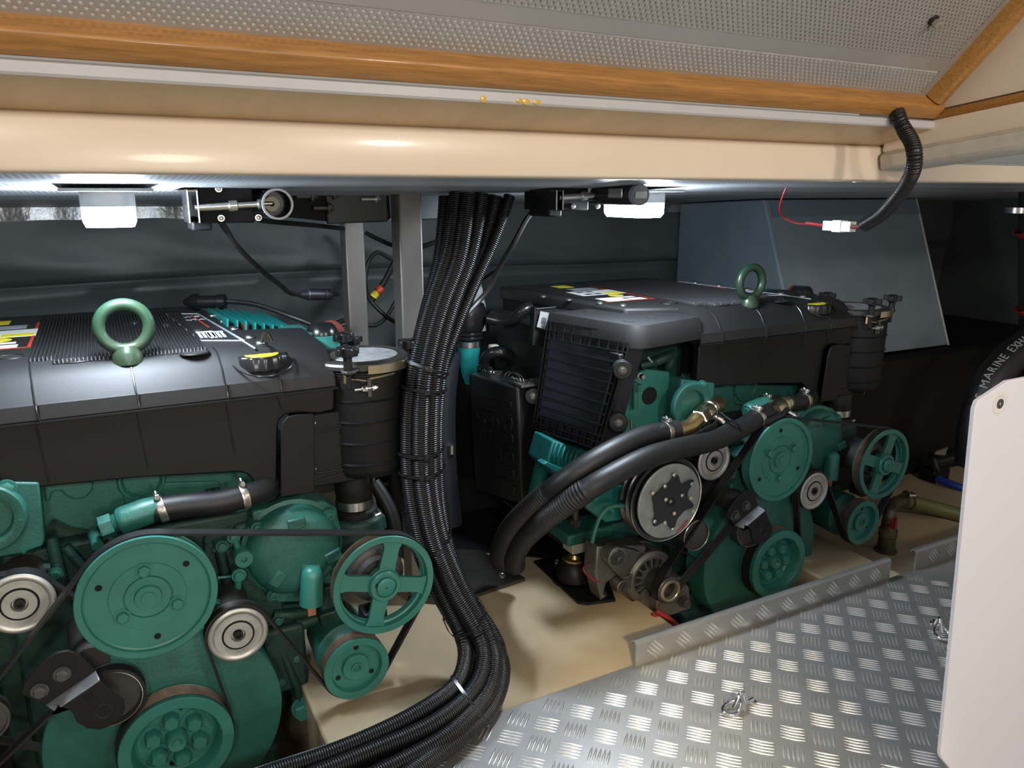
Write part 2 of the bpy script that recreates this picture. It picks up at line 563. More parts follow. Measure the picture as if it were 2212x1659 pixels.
def perforated(x0, x1, t0, t1, n0):
    px, pt, r = 0.0086, 0.0054, 0.0024
    nx, nt = int((x1 - x0) / px) - 1, int((t1 - t0) / pt)
    vs, fs = [], []
    h = [(math.cos(k * math.pi / 4), math.sin(k * math.pi / 4)) for k in range(8)]
    sq = [(1, 0), (1, 1), (0, 1), (-1, 1), (-1, 0), (-1, -1), (0, -1), (1, -1)]
    for j in range(nt):
        for i in range(nx):
            cx = x0 + px * (i + 0.75 + 0.5 * (j % 2)); ct = t0 + pt * (j + 0.5)
            b = len(vs)
            for (a, c) in sq: vs.append(LP(cx + a * px / 2, ct + c * pt / 2, n0))
            for (a, c) in h: vs.append(LP(cx + a * r * 1.12, ct + c * r * 1.12, n0))
            for (a, c) in h: vs.append(LP(cx + a * r, ct + c * r, n0 + 0.0012))
            for k in range(8):
                l = (k + 1) % 8
                fs.append((b + k, b + l, b + 8 + l, b + 8 + k)); fs.append((b + 8 + k, b + 8 + l, b + 16 + l, b + 16 + k))
    me = bpy.data.meshes.new('perforated_sheet')
    org = WL[lid.name]
    me.from_pydata([tuple(v - org) for v in vs], [], fs)
    me.materials.append(PERFALU)
    o = bpy.data.objects.new('perforated_sheet', me)
    COL.objects.link(o); o.parent = lid; WL[o.name] = org
    o['kind'] = 'stuff'
    return o


perforated(-0.16, 1.214, 0.0035, 0.0035 + 0.0054 * 7, 0.0)
perforated(-0.16, 1.214, 0.0645, 0.0645 + 0.0054 * 25, -0.0006)
bp_ = MB()
bp_.prism([LP(X0, 0.0415, 0), LP(X1, 0.0445, 0), LP(X1, 0.064, 0), LP(X0, 0.064, 0)], LN * 0.0012)
bp_.prism([LP(X0, 0, 0), LP(-0.155, 0, 0), LP(-0.155, 0.2, 0), LP(X0, 0.2, 0)], LN * 0.0012)
bp_.prism([LP(X0, 0.1995, 0), LP(X1, 0.1995, 0), LP(X1, 1.0, 0), LP(X0, 1.0, 0)], LN * 0.0012)
bp_.prism([LP(X0, -0.001, 0), LP(X1, -0.001, 0), LP(X1, 0.0035, 0), LP(X0, 0.0035, 0)], LN * 0.0012)
bp_.prism([LP(1.198, 0, -.0008), LP(X1 + .001, 0, -.0008), LP(X1 + .001, .2, -.0008), LP(1.204, .2, -.0008)], LN * 0.0008)
bp_.build('plain_sheet_band', PERFALU, lid)
sc_ = MB(); c = LP(1.0915, 0.121, 0.0)
sc_.lathe(c, -LN, [(0, 0), (0, 0.008), (0.003, 0.008), (0.004, 0.006), (0.004, 0)], 18)
so = sc_.build('washer', RUBBER, lid)
s2 = MB(); s2.bolt(c - LN * 0.004, -LN, 0.0062, 0.010, washer=False); s2.build('screw_head', STEEL, so)

# ------------------------------------------------------------------ tread plate with turned-up lips
plate = thing('tread_plate', 'five-bar aluminium tread plate with turned-up back lips in front of the engines', 'floor plate', (0.9, 0.9, 0.0))
YL = 1.10
pl = MB()
pl.box(-1.2, 2.3, 0.15, YL, -0.004, 0.0)
pl.build('plate_sheet', CHECKER, plate)


def lip(x0, x1, h, tag_=None):
    mb = MB()
    pr = [(YL - 0.004, 0.0), (YL - 0.004, h - 0.006), (YL - 0.002, h - 0.001), (YL + 0.003, h + 0.001), (YL + 0.010, h), (YL + 0.0145, h - 0.006), (YL + 0.0145, h - 0.010), (YL + 0.012, h - 0.010), (YL + 0.011, h - 0.005), (YL + 0.004, h - 0.003), (YL, h - 0.008), (YL, -0.004), (YL - 0.004, -0.004)]
    mb.prism([(x0, y, z) for y, z in pr], (x1 - x0, 0, 0))
    return mb.build('lip', CHECKER, plate, smooth=60)


LIPS = [(-0.60, 0.505, 0.044), (0.863, 1.640, 0.054), (1.738, 2.3, 0.054)]
lip_o = [lip(*a) for a in LIPS]


def bar_geo(vs, fs, c, ex, ey, ez, L=0.0205, Wd=0.0027, H=0.0017):
    b = len(vs)
    for s_, wsc in ((-1, 0.15), (-0.55, 0.8), (0, 1.0), (0.55, 0.8), (1, 0.15)):
        hh = H * (1 - 0.75 * s_ * s_)
        p = c + ex * (L * s_)
        vs += [p + ey * (Wd * wsc), p + ey * (Wd * wsc * 0.72) + ez * hh * .68, p + ez * hh, p - ey * (Wd * wsc * 0.72) + ez * hh * .68, p - ey * (Wd * wsc)]
    for k in range(4):
        for q in range(4):
            fs.append((b + k * 5 + q, b + k * 5 + q + 1, b + k * 5 + 6 + q, b + k * 5 + 5 + q))


def treads(name, parent, region, origin, ex, ey, ez):
    A = 0.0528
    vs, fs = [], []
    d1 = (ex - ey).normalized(); d2 = (ex + ey).normalized()
    for i in range(-60, 60):
        for j in range(-60, 60):
            c = origin + d1 * (A * i) + d2 * (A * j)
            if not region(c): continue
            a, b_ = (d1, d2) if (i + j) % 2 == 0 else (d2, d1)
            for k in range(-2, 3):
                q = c + b_ * (0.0078 * k)
                if region(q + a * 0.017) and region(q - a * 0.017): bar_geo(vs, fs, q, a, b_, ez)
    mb = MB(); mb.add(vs, fs)
    o = mb.build(name, TREAD, parent, smooth=60)
    o['kind'] = 'stuff'
    return o


cells0 = (P(1621, 1447, Z=0) + P(1665, 1453, Z=0)) / 2
cells0 = V((cells0.x, cells0.y, 0)) - V((0.7071, 0.7071, 0)) * 0.0156


def on_plate(p): return 0.25 < p.x < 1.75 and 0.55 < p.y < YL - 0.006


treads('tread_bars', plate, on_plate, cells0, V((1, 0, 0)), V((0, 1, 0)), V((0, 0, 1)))
for o, (x0, x1, h) in zip(lip_o, LIPS):
    if x0 < 0: continue
    treads('tread_bars', o, lambda p, x0=x0, x1=x1, h=h: x0 < p.x < min(x1, 2.0) and 0.003 < p.z < h - 0.005,
           V((cells0.x, YL - 0.004, 0.028)), V((1, 0, 0)), V((0, 0, 1)), V((0, -1, 0)))

# pad eyes standing in the plate
def pad_eye(px, py, label, flip=1):
    c = P(px, py, Z=0.004)
    t = thing('ring_hook', label, 'hook', (c.x, c.y, 0))
    ex = V((0.92, -0.4 * flip, 0)).normalized(); ey = V((0.4 * flip, 0.92, 0)).normalized(); ez = V((0, 0, 1))
    def at(a, b, h): return c + ex * (a * 1.38) + ey * (b * 1.38) + ez * (h * 1.3)
    k = [at(.022, .012, .003), at(.012, .008, .003), at(.008, .006, .012), at(.003, .003, .021), at(-.003, 0, .020), at(-.009, -.004, .010), at(-.012, -.006, .004)]
    MB().tube(smooth_path(k, 0.003), 0.0037, 10).build('hook_wire', CHROME, t)
    MB().lathe(at(.021, .0115, -0.002), ez, [(0, 0), (0, .0075), (.003, .0075), (.0042, .0055), (.0042, 0)], 16).build('base_boss', CHROME, t)
    g = [at(-.005, .004, .007), at(-.016, .004, .004), at(-.026, -.003, .003), at(-.028, -.012, .003), at(-.020, -.018, .003), at(-.010, -.016, .004), at(-.003, -.007, .009), at(-.001, 0, .011)]
    MB().tube(smooth_path(g, 0.003, closed=True), 0.0034, 10, closed=True).build('ring', CHROME, t)
    return t


pad_eye(1600, 1528, 'chrome ring hook lying open in the middle of the tread plate')
pad_eye(2028, 1362, 'chrome ring hook on the tread plate beside the white board', -1)

# ------------------------------------------------------------------ white board at the right, near the viewer
bd = thing('white_board', 'white lacquered board with clipped corner standing on the tread plate', 'panel', (1.1, 0.525, 0))
YBd = 0.52
A_ = P(2031, 1636, Y=YBd); A2 = P(2108, 872, Y=YBd); A3 = P(2171, 826, Y=YBd)
bq = P(2130, 1752, Y=YBd); chx, chz = bq.x - A_.x, A_.z - bq.z
poly = [A_ + V((chx, 0, -chz)), A_ + V((.004, 0, -.003)), A_ + V((0, 0, .006)), A2 + V((0, 0, -.006)), A2 + V((.004, 0, .003)), A3 + V((-.006, 0, -.003)), A3 + V((.006, 0, .001)), V((1.75, YBd, A3.z + .001)), V((1.75, YBd, A_.z - chz))]
MB().prism(poly, (0, 0.006, 0)).build('board', WHITEPLATE, bd, bevel=0.0012)
c = P(2160, 872, Y=YBd)
fr = MB(); fr.lathe(c, (0, -1, 0), [(-.004, .0045), (0.0002, .0085), (0.0006, .0095), (0.0008, .0125), (0.0004, .0145), (-0.002, .0148), (-0.002, .0045)], 28, close=True); cu_ = fr.build('screw_cup', BEIGEPL, bd)
MB().lathe(c, (0, -1, 0), [(-.001, 0), (-.001, .0062), (.0010, .0062), (.0010, .002), (-.0004, .0018), (-.0004, 0)], 18).build('screw', DSTEEL, cu_)
MB().box(A_.x + .05, A_.x + .09, YBd + .0065, YBd + .018, 0.0003, A_.z - chz).box(1.68, 1.72, YBd + .0065, YBd + .018, 0.0003, A_.z - chz).build('foot', RUBBER, bd)

# ================================================================== THE ENGINES (shared parts are built at the left engine and copied)
FR = V((0, -1, 0))
YP = 1.25
eng = thing('marine_engine', 'green marine diesel engine at left, close to the viewer, with black ribbed top cover', 'engine', (0.0, 1.25, -0.2), 'twin marine diesel engines')


def part(mb, name, m, parent=None, **k): return mb.build(name, m, parent or eng, **k)


PC = dict(big=(0.006, 0.303), spoked=(0.396, 0.226), small=(0.336, 0.070), idler=(0.135, 0.198), idler2=(-0.170, 0.318), tens=(-0.067, 0.138), crank=(0.022, 0.0255), alt=(-0.322, 0.041))


def pc(k, y=YP): return V((PC[k][0], y, PC[k][1]))


# ---- big pulley
c = pc('big')
pr = [(-.030, 0), (-.030, .098), (-.029, .1025)] + ribs(-.028, -.006, .1025, 6, .003) + [(-.005, .1045), (-.001, .1045), (0, .1035), (0, .0945), (-.001, .0935), (-.007, .0925), (-.0085, .090), (-.0085, .0575), (-.0078, .057), (-.0068, .0565), (-.0068, .0365), (-.0095, .0358), (-.0095, .0345), (-.0062, .0338), (-.0062, .0205), (-.0012, .0195), (-.0008, .011), (.0012, .0105), (.0014, 0)]
big = part(MB().lathe(c, FR, pr, 72), 'water_pump_pulley', GREEN, loc=c, smooth=30)
for ang in (90 + 2, 90 + 122, 90 - 118):
    a = math.radians(ang)
    b = c + V((0.0465 * math.cos(a), 0.0072, 0.0465 * math.sin(a)))
    part(MB().bolt(b, FR, .0092, .009), 'bolt', GREEN, big)
for ang in (35, 155, 275):
    a = math.radians(ang)
    b = c + V((0.074 * math.cos(a), 0.0085, 0.074 * math.sin(a)))
    part(MB().lathe(b, FR, [(-.004, 0), (-.004, .0052), (.0009, .0052), (.0009, 0)], 16), 'bolt_hole', DARKHOLE, big)

# ---- four-spoke pulley
c = pc('spoked')
rim = [(-.028, .080), (-.028, .0945)] + ribs(-.027, -.005, .0945, 6, .0035) + [(-.004, .0965), (-.001, .0968), (0, .096), (0, .0855), (-.001, .0845), (-.012, .083), (-.014, .080)]
up = P(857.7, 1205, Y=YP) - P(842, 1276, Y=YP)
A0 = math.atan2(up.z, up.x)
mb = MB().lathe(c, FR, rim, 64, close=True)
for k in range(4):
    a = A0 + k * math.pi / 2
    e = V((math.cos(a), 0, math.sin(a))); n = V((-math.sin(a), 0, math.cos(a)))
    pts = []
    for (u_, w_) in ((.020, -.018), (.024, -.0155), (.066, -.0145), (.072, -.0150), (.083, -.0195), (.083, .0195), (.072, .0150), (.066, .0145), (.024, .0155), (.020, .018)):
        pts.append(c + e * u_ + n * w_ + V((0, .005, 0)))
    mb.prism(pts, (0, .008, 0))
spk = part(mb, 'sea_water_pump_pulley', GREEN, loc=c, smooth=30)
hb = MB().lathe(c, FR, [(-.020, 0), (-.020, .030), (-.004, .0315), (-.003, .030), (.004, .029), (.006, .0275), (.006, .021), (.002, .0205), (.002, .0175), (.009, .017), (.010, .0155), (.010, .003), (.007, .0025), (.007, 0)], 40)
hub = part(hb, 'hub', GREEN, spk)
kb = MB().box(c.x - .0195, c.x - .0165, c.y - .0075, c.y, c.z + .004, c.z + .010); part(kb, 'keyway', DARKHOLE, spk)
part(MB().lathe(c, FR, [(-.0275, .0935)] + ribs(-.027, -.005, .0950, 6, .0040) + [(-.0048, .0952), (-.0048, .0935)], 64, close=True), 'groove_ring', GROOVE, spk)

# ---- small pulley
c = pc('small')
pr = [(-.030, 0), (-.030, .060)] + ribs(-.029, -.006, .0605, 6, .003) + [(-.005, .0618), (-.001, .0618), (0, .061), (0, .049), (-.001, .048), (-.013, .046), (-.0135, .026), (-.006, .0255), (-.005, .0245), (-.005, .0105), (-.002, .010), (-.002, .0075), (-.005, .007), (-.008, .0055), (-.008, 0)]
sml = part(MB().lathe(c, FR, pr, 48), 'steering_pump_pulley', GREEN, loc=c, smooth=30)
part(MB().lathe(c, FR, [(-.0295, .059)] + ribs(-.029, -.006, .0612, 6, .0035) + [(-.0055, .0613), (-.0055, .059)], 48, close=True), 'groove_ring', GROOVE, sml)
for ang in (85, 205, 325):
    a = math.radians(ang)
    part(MB().lathe(c + V((.037 * math.cos(a), .0132, .037 * math.sin(a))), FR, [(-.003, 0), (-.003, .005), (.0009, .005), (.0009, 0)], 14), 'bolt_hole', DARKHOLE, sml)

# ---- silver idlers
def idler(k, y, name='idler_pulley'):
    c = pc(k, y)
    pr = [(-.026, 0), (-.026, .046), (-.025, .0495), (-.004, .0495), (-.0015, .0488), (.0005, .0465), (.0010, .0440), (.0004, .0415), (-.0022, .0385), (-.0026, .034), (-.0018, .0265), (-.006, .0258), (-.006, .0242), (-.0005, .0236), (-.0005, .012), (-.002, .0115), (-.006, .0105), (-.006, 0)]
    o = part(MB().lathe(c, FR, pr, 48), name, IDLER, loc=c, smooth=30)
    part(MB().lathe(c, FR, [(-.0262, .0400), (-.0262, .0500), (-.003, .0500), (-.003, .0490), (-.02, .0490)], 48), 'belt_track', RUBBER, o)
    part(MB().lathe(c, FR, [(-.004, .0238), (-.0006, .0238), (-.0014, .0268), (-.004, .0268)], 40, close=True), 'bearing_gap', DARKHOLE, o)
    part(MB().lathe(c, FR, [(-.006, 0), (-.006, .0080), (.0005, .0080), (.0012, .0075), (.0012, .0040), (-.003, .0038), (-.003, 0)], 24), 'socket_bolt', RUBBER, o)
    return o


idl = idler('idler', 1.252)
idl2 = idler('idler2', 1.292)

# ---- crank pulley and vibration damper
c = pc('crank', 1.243)
pr = [(-.046, 0), (-.046, .086), (-.044, .0895)] + ribs(-.042, -.012, .0895, 7, .003) + [(-.010, .0905), (-.001, .0905), (0, .0895), (0, .0715), (-.002, .070), (-.014, .0675), (-.028, .064), (-.032, .060), (-.032, 0)]
crk = part(MB().lathe(c, FR, pr, 64), 'crank_pulley', GREEN, loc=c, smooth=30)
part(MB().lathe(c, FR, [(-.0455, .087)] + ribs(-.042, -.012, .0901, 7, .0035) + [(-.0105, .0902), (-.0105, .087)], 64, close=True), 'groove_ring', GROOVE, crk)
part(MB().lathe(c, FR, [(-.032, 0), (-.032, .0175), (-.012, .0165), (-.008, .014), (-.009, .009), (-.014, .005), (-.015, 0)], 28), 'centre_cone', GREEN, crk)
for k in range(6):
    a = math.radians(38 + 60 * k)
    part(MB().bolt(c + V((.0380 * math.cos(a), .032, .0380 * math.sin(a))), FR, .0138, .020), 'bolt', GREEN, crk)
for ang in (78, 258):
    a = math.radians(ang)
    part(MB().lathe(c + V((.052 * math.cos(a), .0318, .052 * math.sin(a))), FR, [(-.003, 0), (-.003, .005), (.0009, .005), (.0009, 0)], 12), 'bolt_hole', DARKHOLE, crk)
cd = pc('crank', 1.30)
dmp = part(MB().lathe(V((0.014, 1.295, cd.z)), FR, [(-.075, 0), (-.075, .180), (-.070, .1885), (-.006, .1915), (-.002, .190), (0, .186), (0, .120), (.002, .112), (.004, .095), (.004, 0)], 96), 'vibration_damper', GREEN_D, smooth=30)
nk = [V((x, 1.312, z)) for x, z in ((-.125, .10), (-.095, .20), (-.080, .31), (.085, .33), (.115, .22), (.150, .10), (.05, .02), (-.06, .02))]
tcov = part(MB().prism(nk, (0, .05, 0)), 'timing_cover', GREEN_D, bevel=.006)
for (x, z) in ((-.105, .20), (-.085, .245), (.11, .235), (.098, .285), (.135, .15)):
    part(MB().bolt(V((x, 1.311, z)), FR, .0055, .005), 'bolt', GREEN_D, tcov)

# ---- serpentine belt
def belt_path(seq):
    n = len(seq)
    segs = []
    for i in range(n):
        (x1, z1, r1, s1), (x2, z2, r2, s2) = seq[i], seq[(i + 1) % n]
        dx, dz = x2 - x1, z2 - z1
        D = math.hypot(dx, dz)
        ux, uz = dx / D, dz / D
        # tangent leaves circle1 at n*s1*r1, arrives circle2 at n*s2*r2 ; n unit normal, direction t = rot
        k = (s1 * r1 - s2 * r2) / D
        k = max(-1, min(1, k))
        h = math.sqrt(1 - k * k)
        nx, nz = ux * k + uz * h, uz * k - ux * h          # normal on the right of travel
        segs.append(((x1 + nx * s1 * r1, z1 + nz * s1 * r1), (x2 + nx * s2 * r2, z2 + nz * s2 * r2)))
    pts = []
    for i in range(n):
        a, b = segs[i]
        pts += [(a[0] + (b[0] - a[0]) * t / 12, a[1] + (b[1] - a[1]) * t / 12) for t in range(1, 12)]
        x, z, r, s_ = seq[(i + 1) % n]
        e = segs[(i + 1) % n][0]
        a0 = math.atan2(b[1] - z, b[0] - x); a1 = math.atan2(e[1] - z, e[0] - x)
        da = (a1 - a0) % (2 * math.pi)
        if s_ < 0: da -= 2 * math.pi
        if abs(da) > 2 * math.pi - 0.02: da = 0
        k = max(2, int(abs(da) / 0.12))
        pts += [(x + r * math.cos(a0 + da * t / k), z + r * math.sin(a0 + da * t / k)) for t in range(k + 1)]
    return pts


def belt(seq, y0, y1, name, th=.0042, rib=True):
    pts = belt_path(seq)
    n = len(pts)
    vs, fs = [], []
    # travel direction keeps ribbed side on the left; both faces closed
    P2 = [np.array(p) for p in pts]
    ring = []
    K = 6
    cs = [(y0, th), (y1, th)]
    for q in range(K):
        w_ = (y1 - y0) / K
        cs += [(y1 - w_ * (q + .1), 0), (y1 - w_ * (q + .5), th * .28), (y1 - w_ * (q + .9), 0)]
    for i in range(n):
        t = P2[(i + 1) % n] - P2[i - 1]
        t /= max(1e-9, np.linalg.norm(t))
        nn = np.array([t[1], -t[0]])                        # right of travel = outside of a ccw belt
        for (y, o) in cs:
            q = P2[i] + nn * (o - th)
            vs.append((q[0], y, q[1]))
    m = len(cs)
    for i in range(n):
        j = (i + 1) % n
        for k in range(m):
            l = (k + 1) % m
            fs.append((i * m + k, i * m + l, j * m + l, j * m + k))
    mb = MB(); mb.add(vs, fs)
    return part(mb, name, BELT, smooth=50)


T_ = .0042
g = .1025 + T_
# counter-clockwise seen from the front; x right, z up. +1: pulley inside the loop, -1: back of belt runs on it
seqA = [(*PC['spoked'], .0945 + T_, 1), (*PC['big'], .1025 + T_, 1), (*PC['alt'], .030 + T_, 1), (*PC['tens'], .0492, -1), (*PC['crank'], .0895 + T_, 1), (*PC['idler'], .0497, -1), (*PC['small'], .0605 + T_, 1)]
belt(seqA, 1.2565, 1.2775, 'serpentine_belt')

# ---- tensioner with its black stepped bracket
c = pc('tens', 1.258)
tn = part(MB().lathe(c, FR, [(-.024, 0), (-.024, .0465), (-.0235, .049), (-.001, .049), (0, .0482), (0, .0470), (-.003, .0462), (-.012, .0452), (-.013, 0), (-.024, 0)], 48), 'tensioner_pulley', DSTEEL, loc=c, smooth=30)
part(MB().lathe(c, FR, [(-.002, .0470), (.0006, .0470), (.0006, .0484), (-.002, .0484)], 56, close=True), 'bright_rim', STEEL, tn)
YB1, YB2 = 1.232, 1.214
up_px = [(46, 1500), (52, 1478), (72, 1450), (100, 1424), (120, 1411), (145, 1406), (168, 1412), (185, 1428), (204, 1446)]
lo_px = [(222, 1478), (246, 1500), (268, 1513), (270, 1532), (262, 1552), (240, 1568), (215, 1577), (188, 1574), (166, 1560), (158, 1542), (150, 1534), (126, 1528)]
pU = [P(x, y, Y=YB1) for x, y in up_px]; pLw = [P(x, y, Y=YB2) for x, y in lo_px]
a1 = P(206, 1450, Y=YB1); b1 = P(98, 1524, Y=YB1); a2 = P(216, 1470, Y=YB2); b2 = P(118, 1538, Y=YB2)
br = part(MB().prism(pU + [a1, b1], (0, .006, 0)), 'tensioner_bracket', BLACK, bevel=.0012)
part(MB().prism([a2] + pLw + [b2], (0, .006, 0)), 'bracket_step', BLACK, br, bevel=.0012)
part(MB().add([a1, b1, b2, a2] + [v + V((0, .006, 0)) for v in (a1, b1, b2, a2)], [(0, 1, 2, 3), (7, 6, 5, 4), (0, 4, 5, 1), (1, 5, 6, 2), (2, 6, 7, 3), (3, 7, 4, 0)]), 'bracket_bend', mat('bracket_bend_highlight', (0.36, 0.38, 0.41), 0.34, metal=0.6, var=0.2, vscale=40), br, bevel=.001)  # bend of the black bracket coloured pale as a painted highlight
for (x, y) in ((134, 1456), (86, 1492)):
    part(MB().bolt(P(x, y, Y=YB1 - .001), FR, .0092, .009), 'bolt', DSTEEL, br)
q = P(194, 1508, Y=YB2)
part(MB().obox(q + V((0, -.0004, 0)), V((.0062, 0, .0028)), V((0, .0006, 0)), V((-.0028, 0, .0062))), 'square_hole', DARKHOLE, br)
q = P(224, 1536, Y=YB2)
part(MB().lathe(q, FR, [(0, .0105), (.0006, .0112), (.0006, .0120), (0, .0125)], 28, close=True), 'rivet_ring', BLACK_G, br)

# ---- block, head and castings behind the pulleys
blk = MB().box(-.24, .24, 1.43, 2.05, -.10, .47).box(-.20, .20, 1.40, 1.44, -.05, .36)
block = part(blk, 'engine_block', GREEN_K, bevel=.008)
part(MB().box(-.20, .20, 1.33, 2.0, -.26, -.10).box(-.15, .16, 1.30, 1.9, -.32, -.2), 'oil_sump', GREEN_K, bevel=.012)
YH = 1.405
hp = [(-60, 1042), (560, 1016), (585, 1085), (555, 1110), (330, 1108), (228, 1122), (205, 1150), (150, 1140), (115, 1122), (95, 1150), (-60, 1150)]
head = part(MB().prism([P(x, y, Y=YH) for x, y in hp], (0, .05, 0)), 'cylinder_head_face', GREEN_C, bevel=.004)
lump = [(92, 1042), (98, 1085), (108, 1082), (112, 1064), (132, 1060), (140, 1070), (160, 1080), (185, 1076), (200, 1060), (202, 1040)]
part(MB().prism([P(x, y, Y=YH - .006) for x, y in lump], (0, .012, 0)), 'casting_pad', GREEN_C, head, bevel=.003)
q = P(306, 1035, Y=YH - .001)
part(MB().lathe(q, FR, [(-.004, 0), (-.004, .027), (.004, .030), (.008, .033), (.008, .036), (-.004, .040)], 40), 'core_plug_ring', GREEN_C, head)
part(MB().lathe(q, FR, [(-.002, 0), (-.002, .022), (-.006, .026), (-.006, 0)], 32), 'core_plug', GREEN_D, head)
bw = [(355, 1042), (470, 1040), (480, 1052), (440, 1085), (350, 1098), (270, 1092), (262, 1060), (275, 1056), (285, 1072), (310, 1078), (335, 1070), (350, 1055)]
part(MB().prism([P(x, y, Y=YH - .004) for x, y in bw], (0, .010, 0)), 'casting_pad', GREEN_C, head, bevel=.003)
for (x, y) in ((455, 1075), (470, 1072)):
    part(MB().cyl(P(x - 3, y - 18, Y=YH - .01), P(x, y + 8, Y=YH - .01), .006, .006, 12), 'stud', GREEN_K, head)
# coolant spigot with hex plug and hose
a = P(222, 1140, Y=1.345); b = P(325, 1102, Y=1.345); dd = (b - a).normalized()
spg = MB()
spg.lathe(a, dd, [(.018, 0), (.018, .0125), (.024, .0125), (.024, .0190), (.028, .0225), (.034, .0232), (.070, .0232), (.078, .0215), ((b - a).length + .02, .018), ((b - a).length + .02, 0)], 28)
sp = part(spg, 'coolant_spigot', GREEN_C)
part(MB().lathe(a, dd, [(-.004, 0), (-.004, .0175), (-.003, .0195), (.014, .0195), (.016, .018), (.016, 0)], 6, a0=.35, a1=.35 + 2 * math.pi), 'hex_plug', GREEN_C, sp)
part(MB().lathe(a, dd, sum([[(.016 + .0022 * i, .0145), (.0172 + .0022 * i, .016)] for i in range(5)], []), 20), 'plug_thread', GREEN_C, sp)
hs = smooth_path([b - dd * .004, P(400, 1092, Y=1.345), P(470, 1086, Y=1.345), P(528, 1072, Y=1.35), P(572, 1056, Y=1.365), P(596, 1040, Y=1.39)], .008)
hse = part(MB().tube(hs, .0215, 20), 'coolant_hose', RUBBER, sp)


def clamp(center, axis, r, parent, w_=.0125, screw=None, m=STEEL):
    e1, e2, a = basis(axis)
    sd = V(screw) if screw is not None else V((0, 0, 1))
    sd = (sd - a * sd.dot(a)).normalized(); sdx = a.cross(sd)
    c = V(center)
    mb = MB().lathe(c, a, [(-w_ / 2, r + .0002), (-w_ / 2, r + .0012), (-w_ / 2 + .001, r + .0016), (w_ / 2 - .001, r + .0016), (w_ / 2, r + .0012), (w_ / 2, r + .0002)], 32, close=True)
    o = mb.build('hose_clamp', m, parent)
    s_ = MB().cyl(c + sd * (r + .006) - a * .001 - sdx * .008, c + sd * (r + .006) - a * .001 + sdx * .008, .0042, .0042, 12)
    s_.lathe(c + sd * (r + .006) + sdx * .008, sdx, [(0, 0), (0, .0055), (.005, .0055), (.006, .0045), (.006, 0)], 6)
    s_.tube([c + sd * (r + .001) - sdx * .012, c + sd * (r + .006) - sdx * .009, c + sd * (r + .0115), c + sd * (r + .006) + sdx * .007, c + sd * (r + .001) + sdx * .010], .0022, 8)
    s_.build('clamp_screw', m, o)
    t = MB()
    for k in range(9):
        an = -.2 - .07 * k
        n_ = sd * math.cos(an * 2.2) + V(FR) * 0
    return o


def clamp_front(center, axis, r, parent, w_=.0125):    # band with slots cut on the side facing the viewer
    o = clamp(center, axis, r, parent, w_)
    e1, e2, a = basis(axis)
    f = (FR - a * FR.dot(a)).normalized(); g2 = a.cross(f)
    mb = MB()
    for k in range(10):
        an = (k - 4.5) * .11
        n_ = f * math.cos(an) + g2 * math.sin(an)
        t_ = -f * math.sin(an) + g2 * math.cos(an)
        mb.obox(V(center) + n_ * (r + .0017), a * (w_ * .30), t_ * (r * .030), n_ * .0002)
    mb.build('band_slots', mat('clamp_slot', (0.16, 0.12, 0.06), 0.5, metal=.6), o, kind='stuff')
    return o


p1 = P(350, 1100, Y=1.345); p2 = P(527, 1072, Y=1.349)
clamp_front(p1, dd, .0217, sp); clamp_front(p2, P(540, 1068, Y=1.35) - P(510, 1077, Y=1.348), .0217, sp)
# thermostat housing with cast number
YT = 1.355
th_px = [(-90, 1040), (84, 1043), (96, 1168), (92, 1180), (62, 1190), (52, 1201), (46, 1196), (0, 1204), (-90, 1208)]
ths = part(MB().prism([P(x, y, Y=YT) for x, y in th_px], (0, .06, 0)), 'thermostat_housing', GREEN_C, bevel=.004)
tc_ = P(-32, 1118, Y=YT)
r1 = (P(60, 1118, Y=YT) - tc_).length; r0 = (P(28, 1118, Y=YT) - tc_).length
ring = part(MB().lathe(tc_, FR, [(0, r0 * .97), (.003, r0), (.012, r0 + .002), (.013, r0 + .004), (.013, r1 - .003), (.010, r1), (0, r1 + .001)], 56), 'raised_ring', GREEN_C, ths)
part(MB().lathe(tc_, FR, [(-.03, 0), (-.03, r0), (.002, r0)], 48), 'bore', GREEN_D, ths)
rt = (r0 + r1) / 2
mb = MB()
for k, ch in enumerate('898456'):
    a = math.radians(-13 - 10.5 * k)
    e = V((math.cos(a), 0, math.sin(a))); t_ = V((math.sin(a), 0, -math.cos(a)))
    letters(mb, ch, tc_ + e * rt + FR * .013, t_, e, .013, .0012)
part(mb, 'cast_number', GREEN_C, ring, smooth=0)
part(MB().bolt(P(14, 1056, Y=YT - .002), FR, .011, .006), 'bolt', GREEN, ths)

# round pump housing at right, with neck, ears and screws
YW = 1.345
wc = P(640, 1195, Y=YW)
rw = .083
wp = MB().lathe(wc, FR, [(-.09, 0), (-.09, rw + .012), (-.03, rw + .012), (-.028, rw + .004), (-.010, rw + .002), (-.002, rw - .004), (.006, rw - .016), (.009, rw - .030), (.010, 0)], 56)
pump = part(wp, 'circulation_pump', GREEN_C)
hx = [P(x, y, Y=YW + .03) for x, y in ((545, 1105), (620, 1088), (700, 1082), (728, 1098), (736, 1150), (742, 1215), (725, 1265), (690, 1300), (600, 1303), (575, 1290), (556, 1250), (548, 1190))]
part(MB().prism(hx, (0, .05, 0)), 'pump_flange', GREEN_C, pump, bevel=.004)
for (x, y) in ((712, 1114), (591, 1286), (556, 1142), (722, 1238)):
    q = P(x, y, Y=YW + .016)
    part(MB().cyl(q + V((0, .025, 0)), q, .0135, .012, 18).lathe(q, FR, [(0, .008), (.006, .008), (.007, .0068), (.007, .004), (.003, .0038), (.003, 0)], 18), 'screw_ear', GREEN_C, pump)
nb = P(672, 1305, Y=1.325); nt_ = P(675, 1225, Y=1.330)
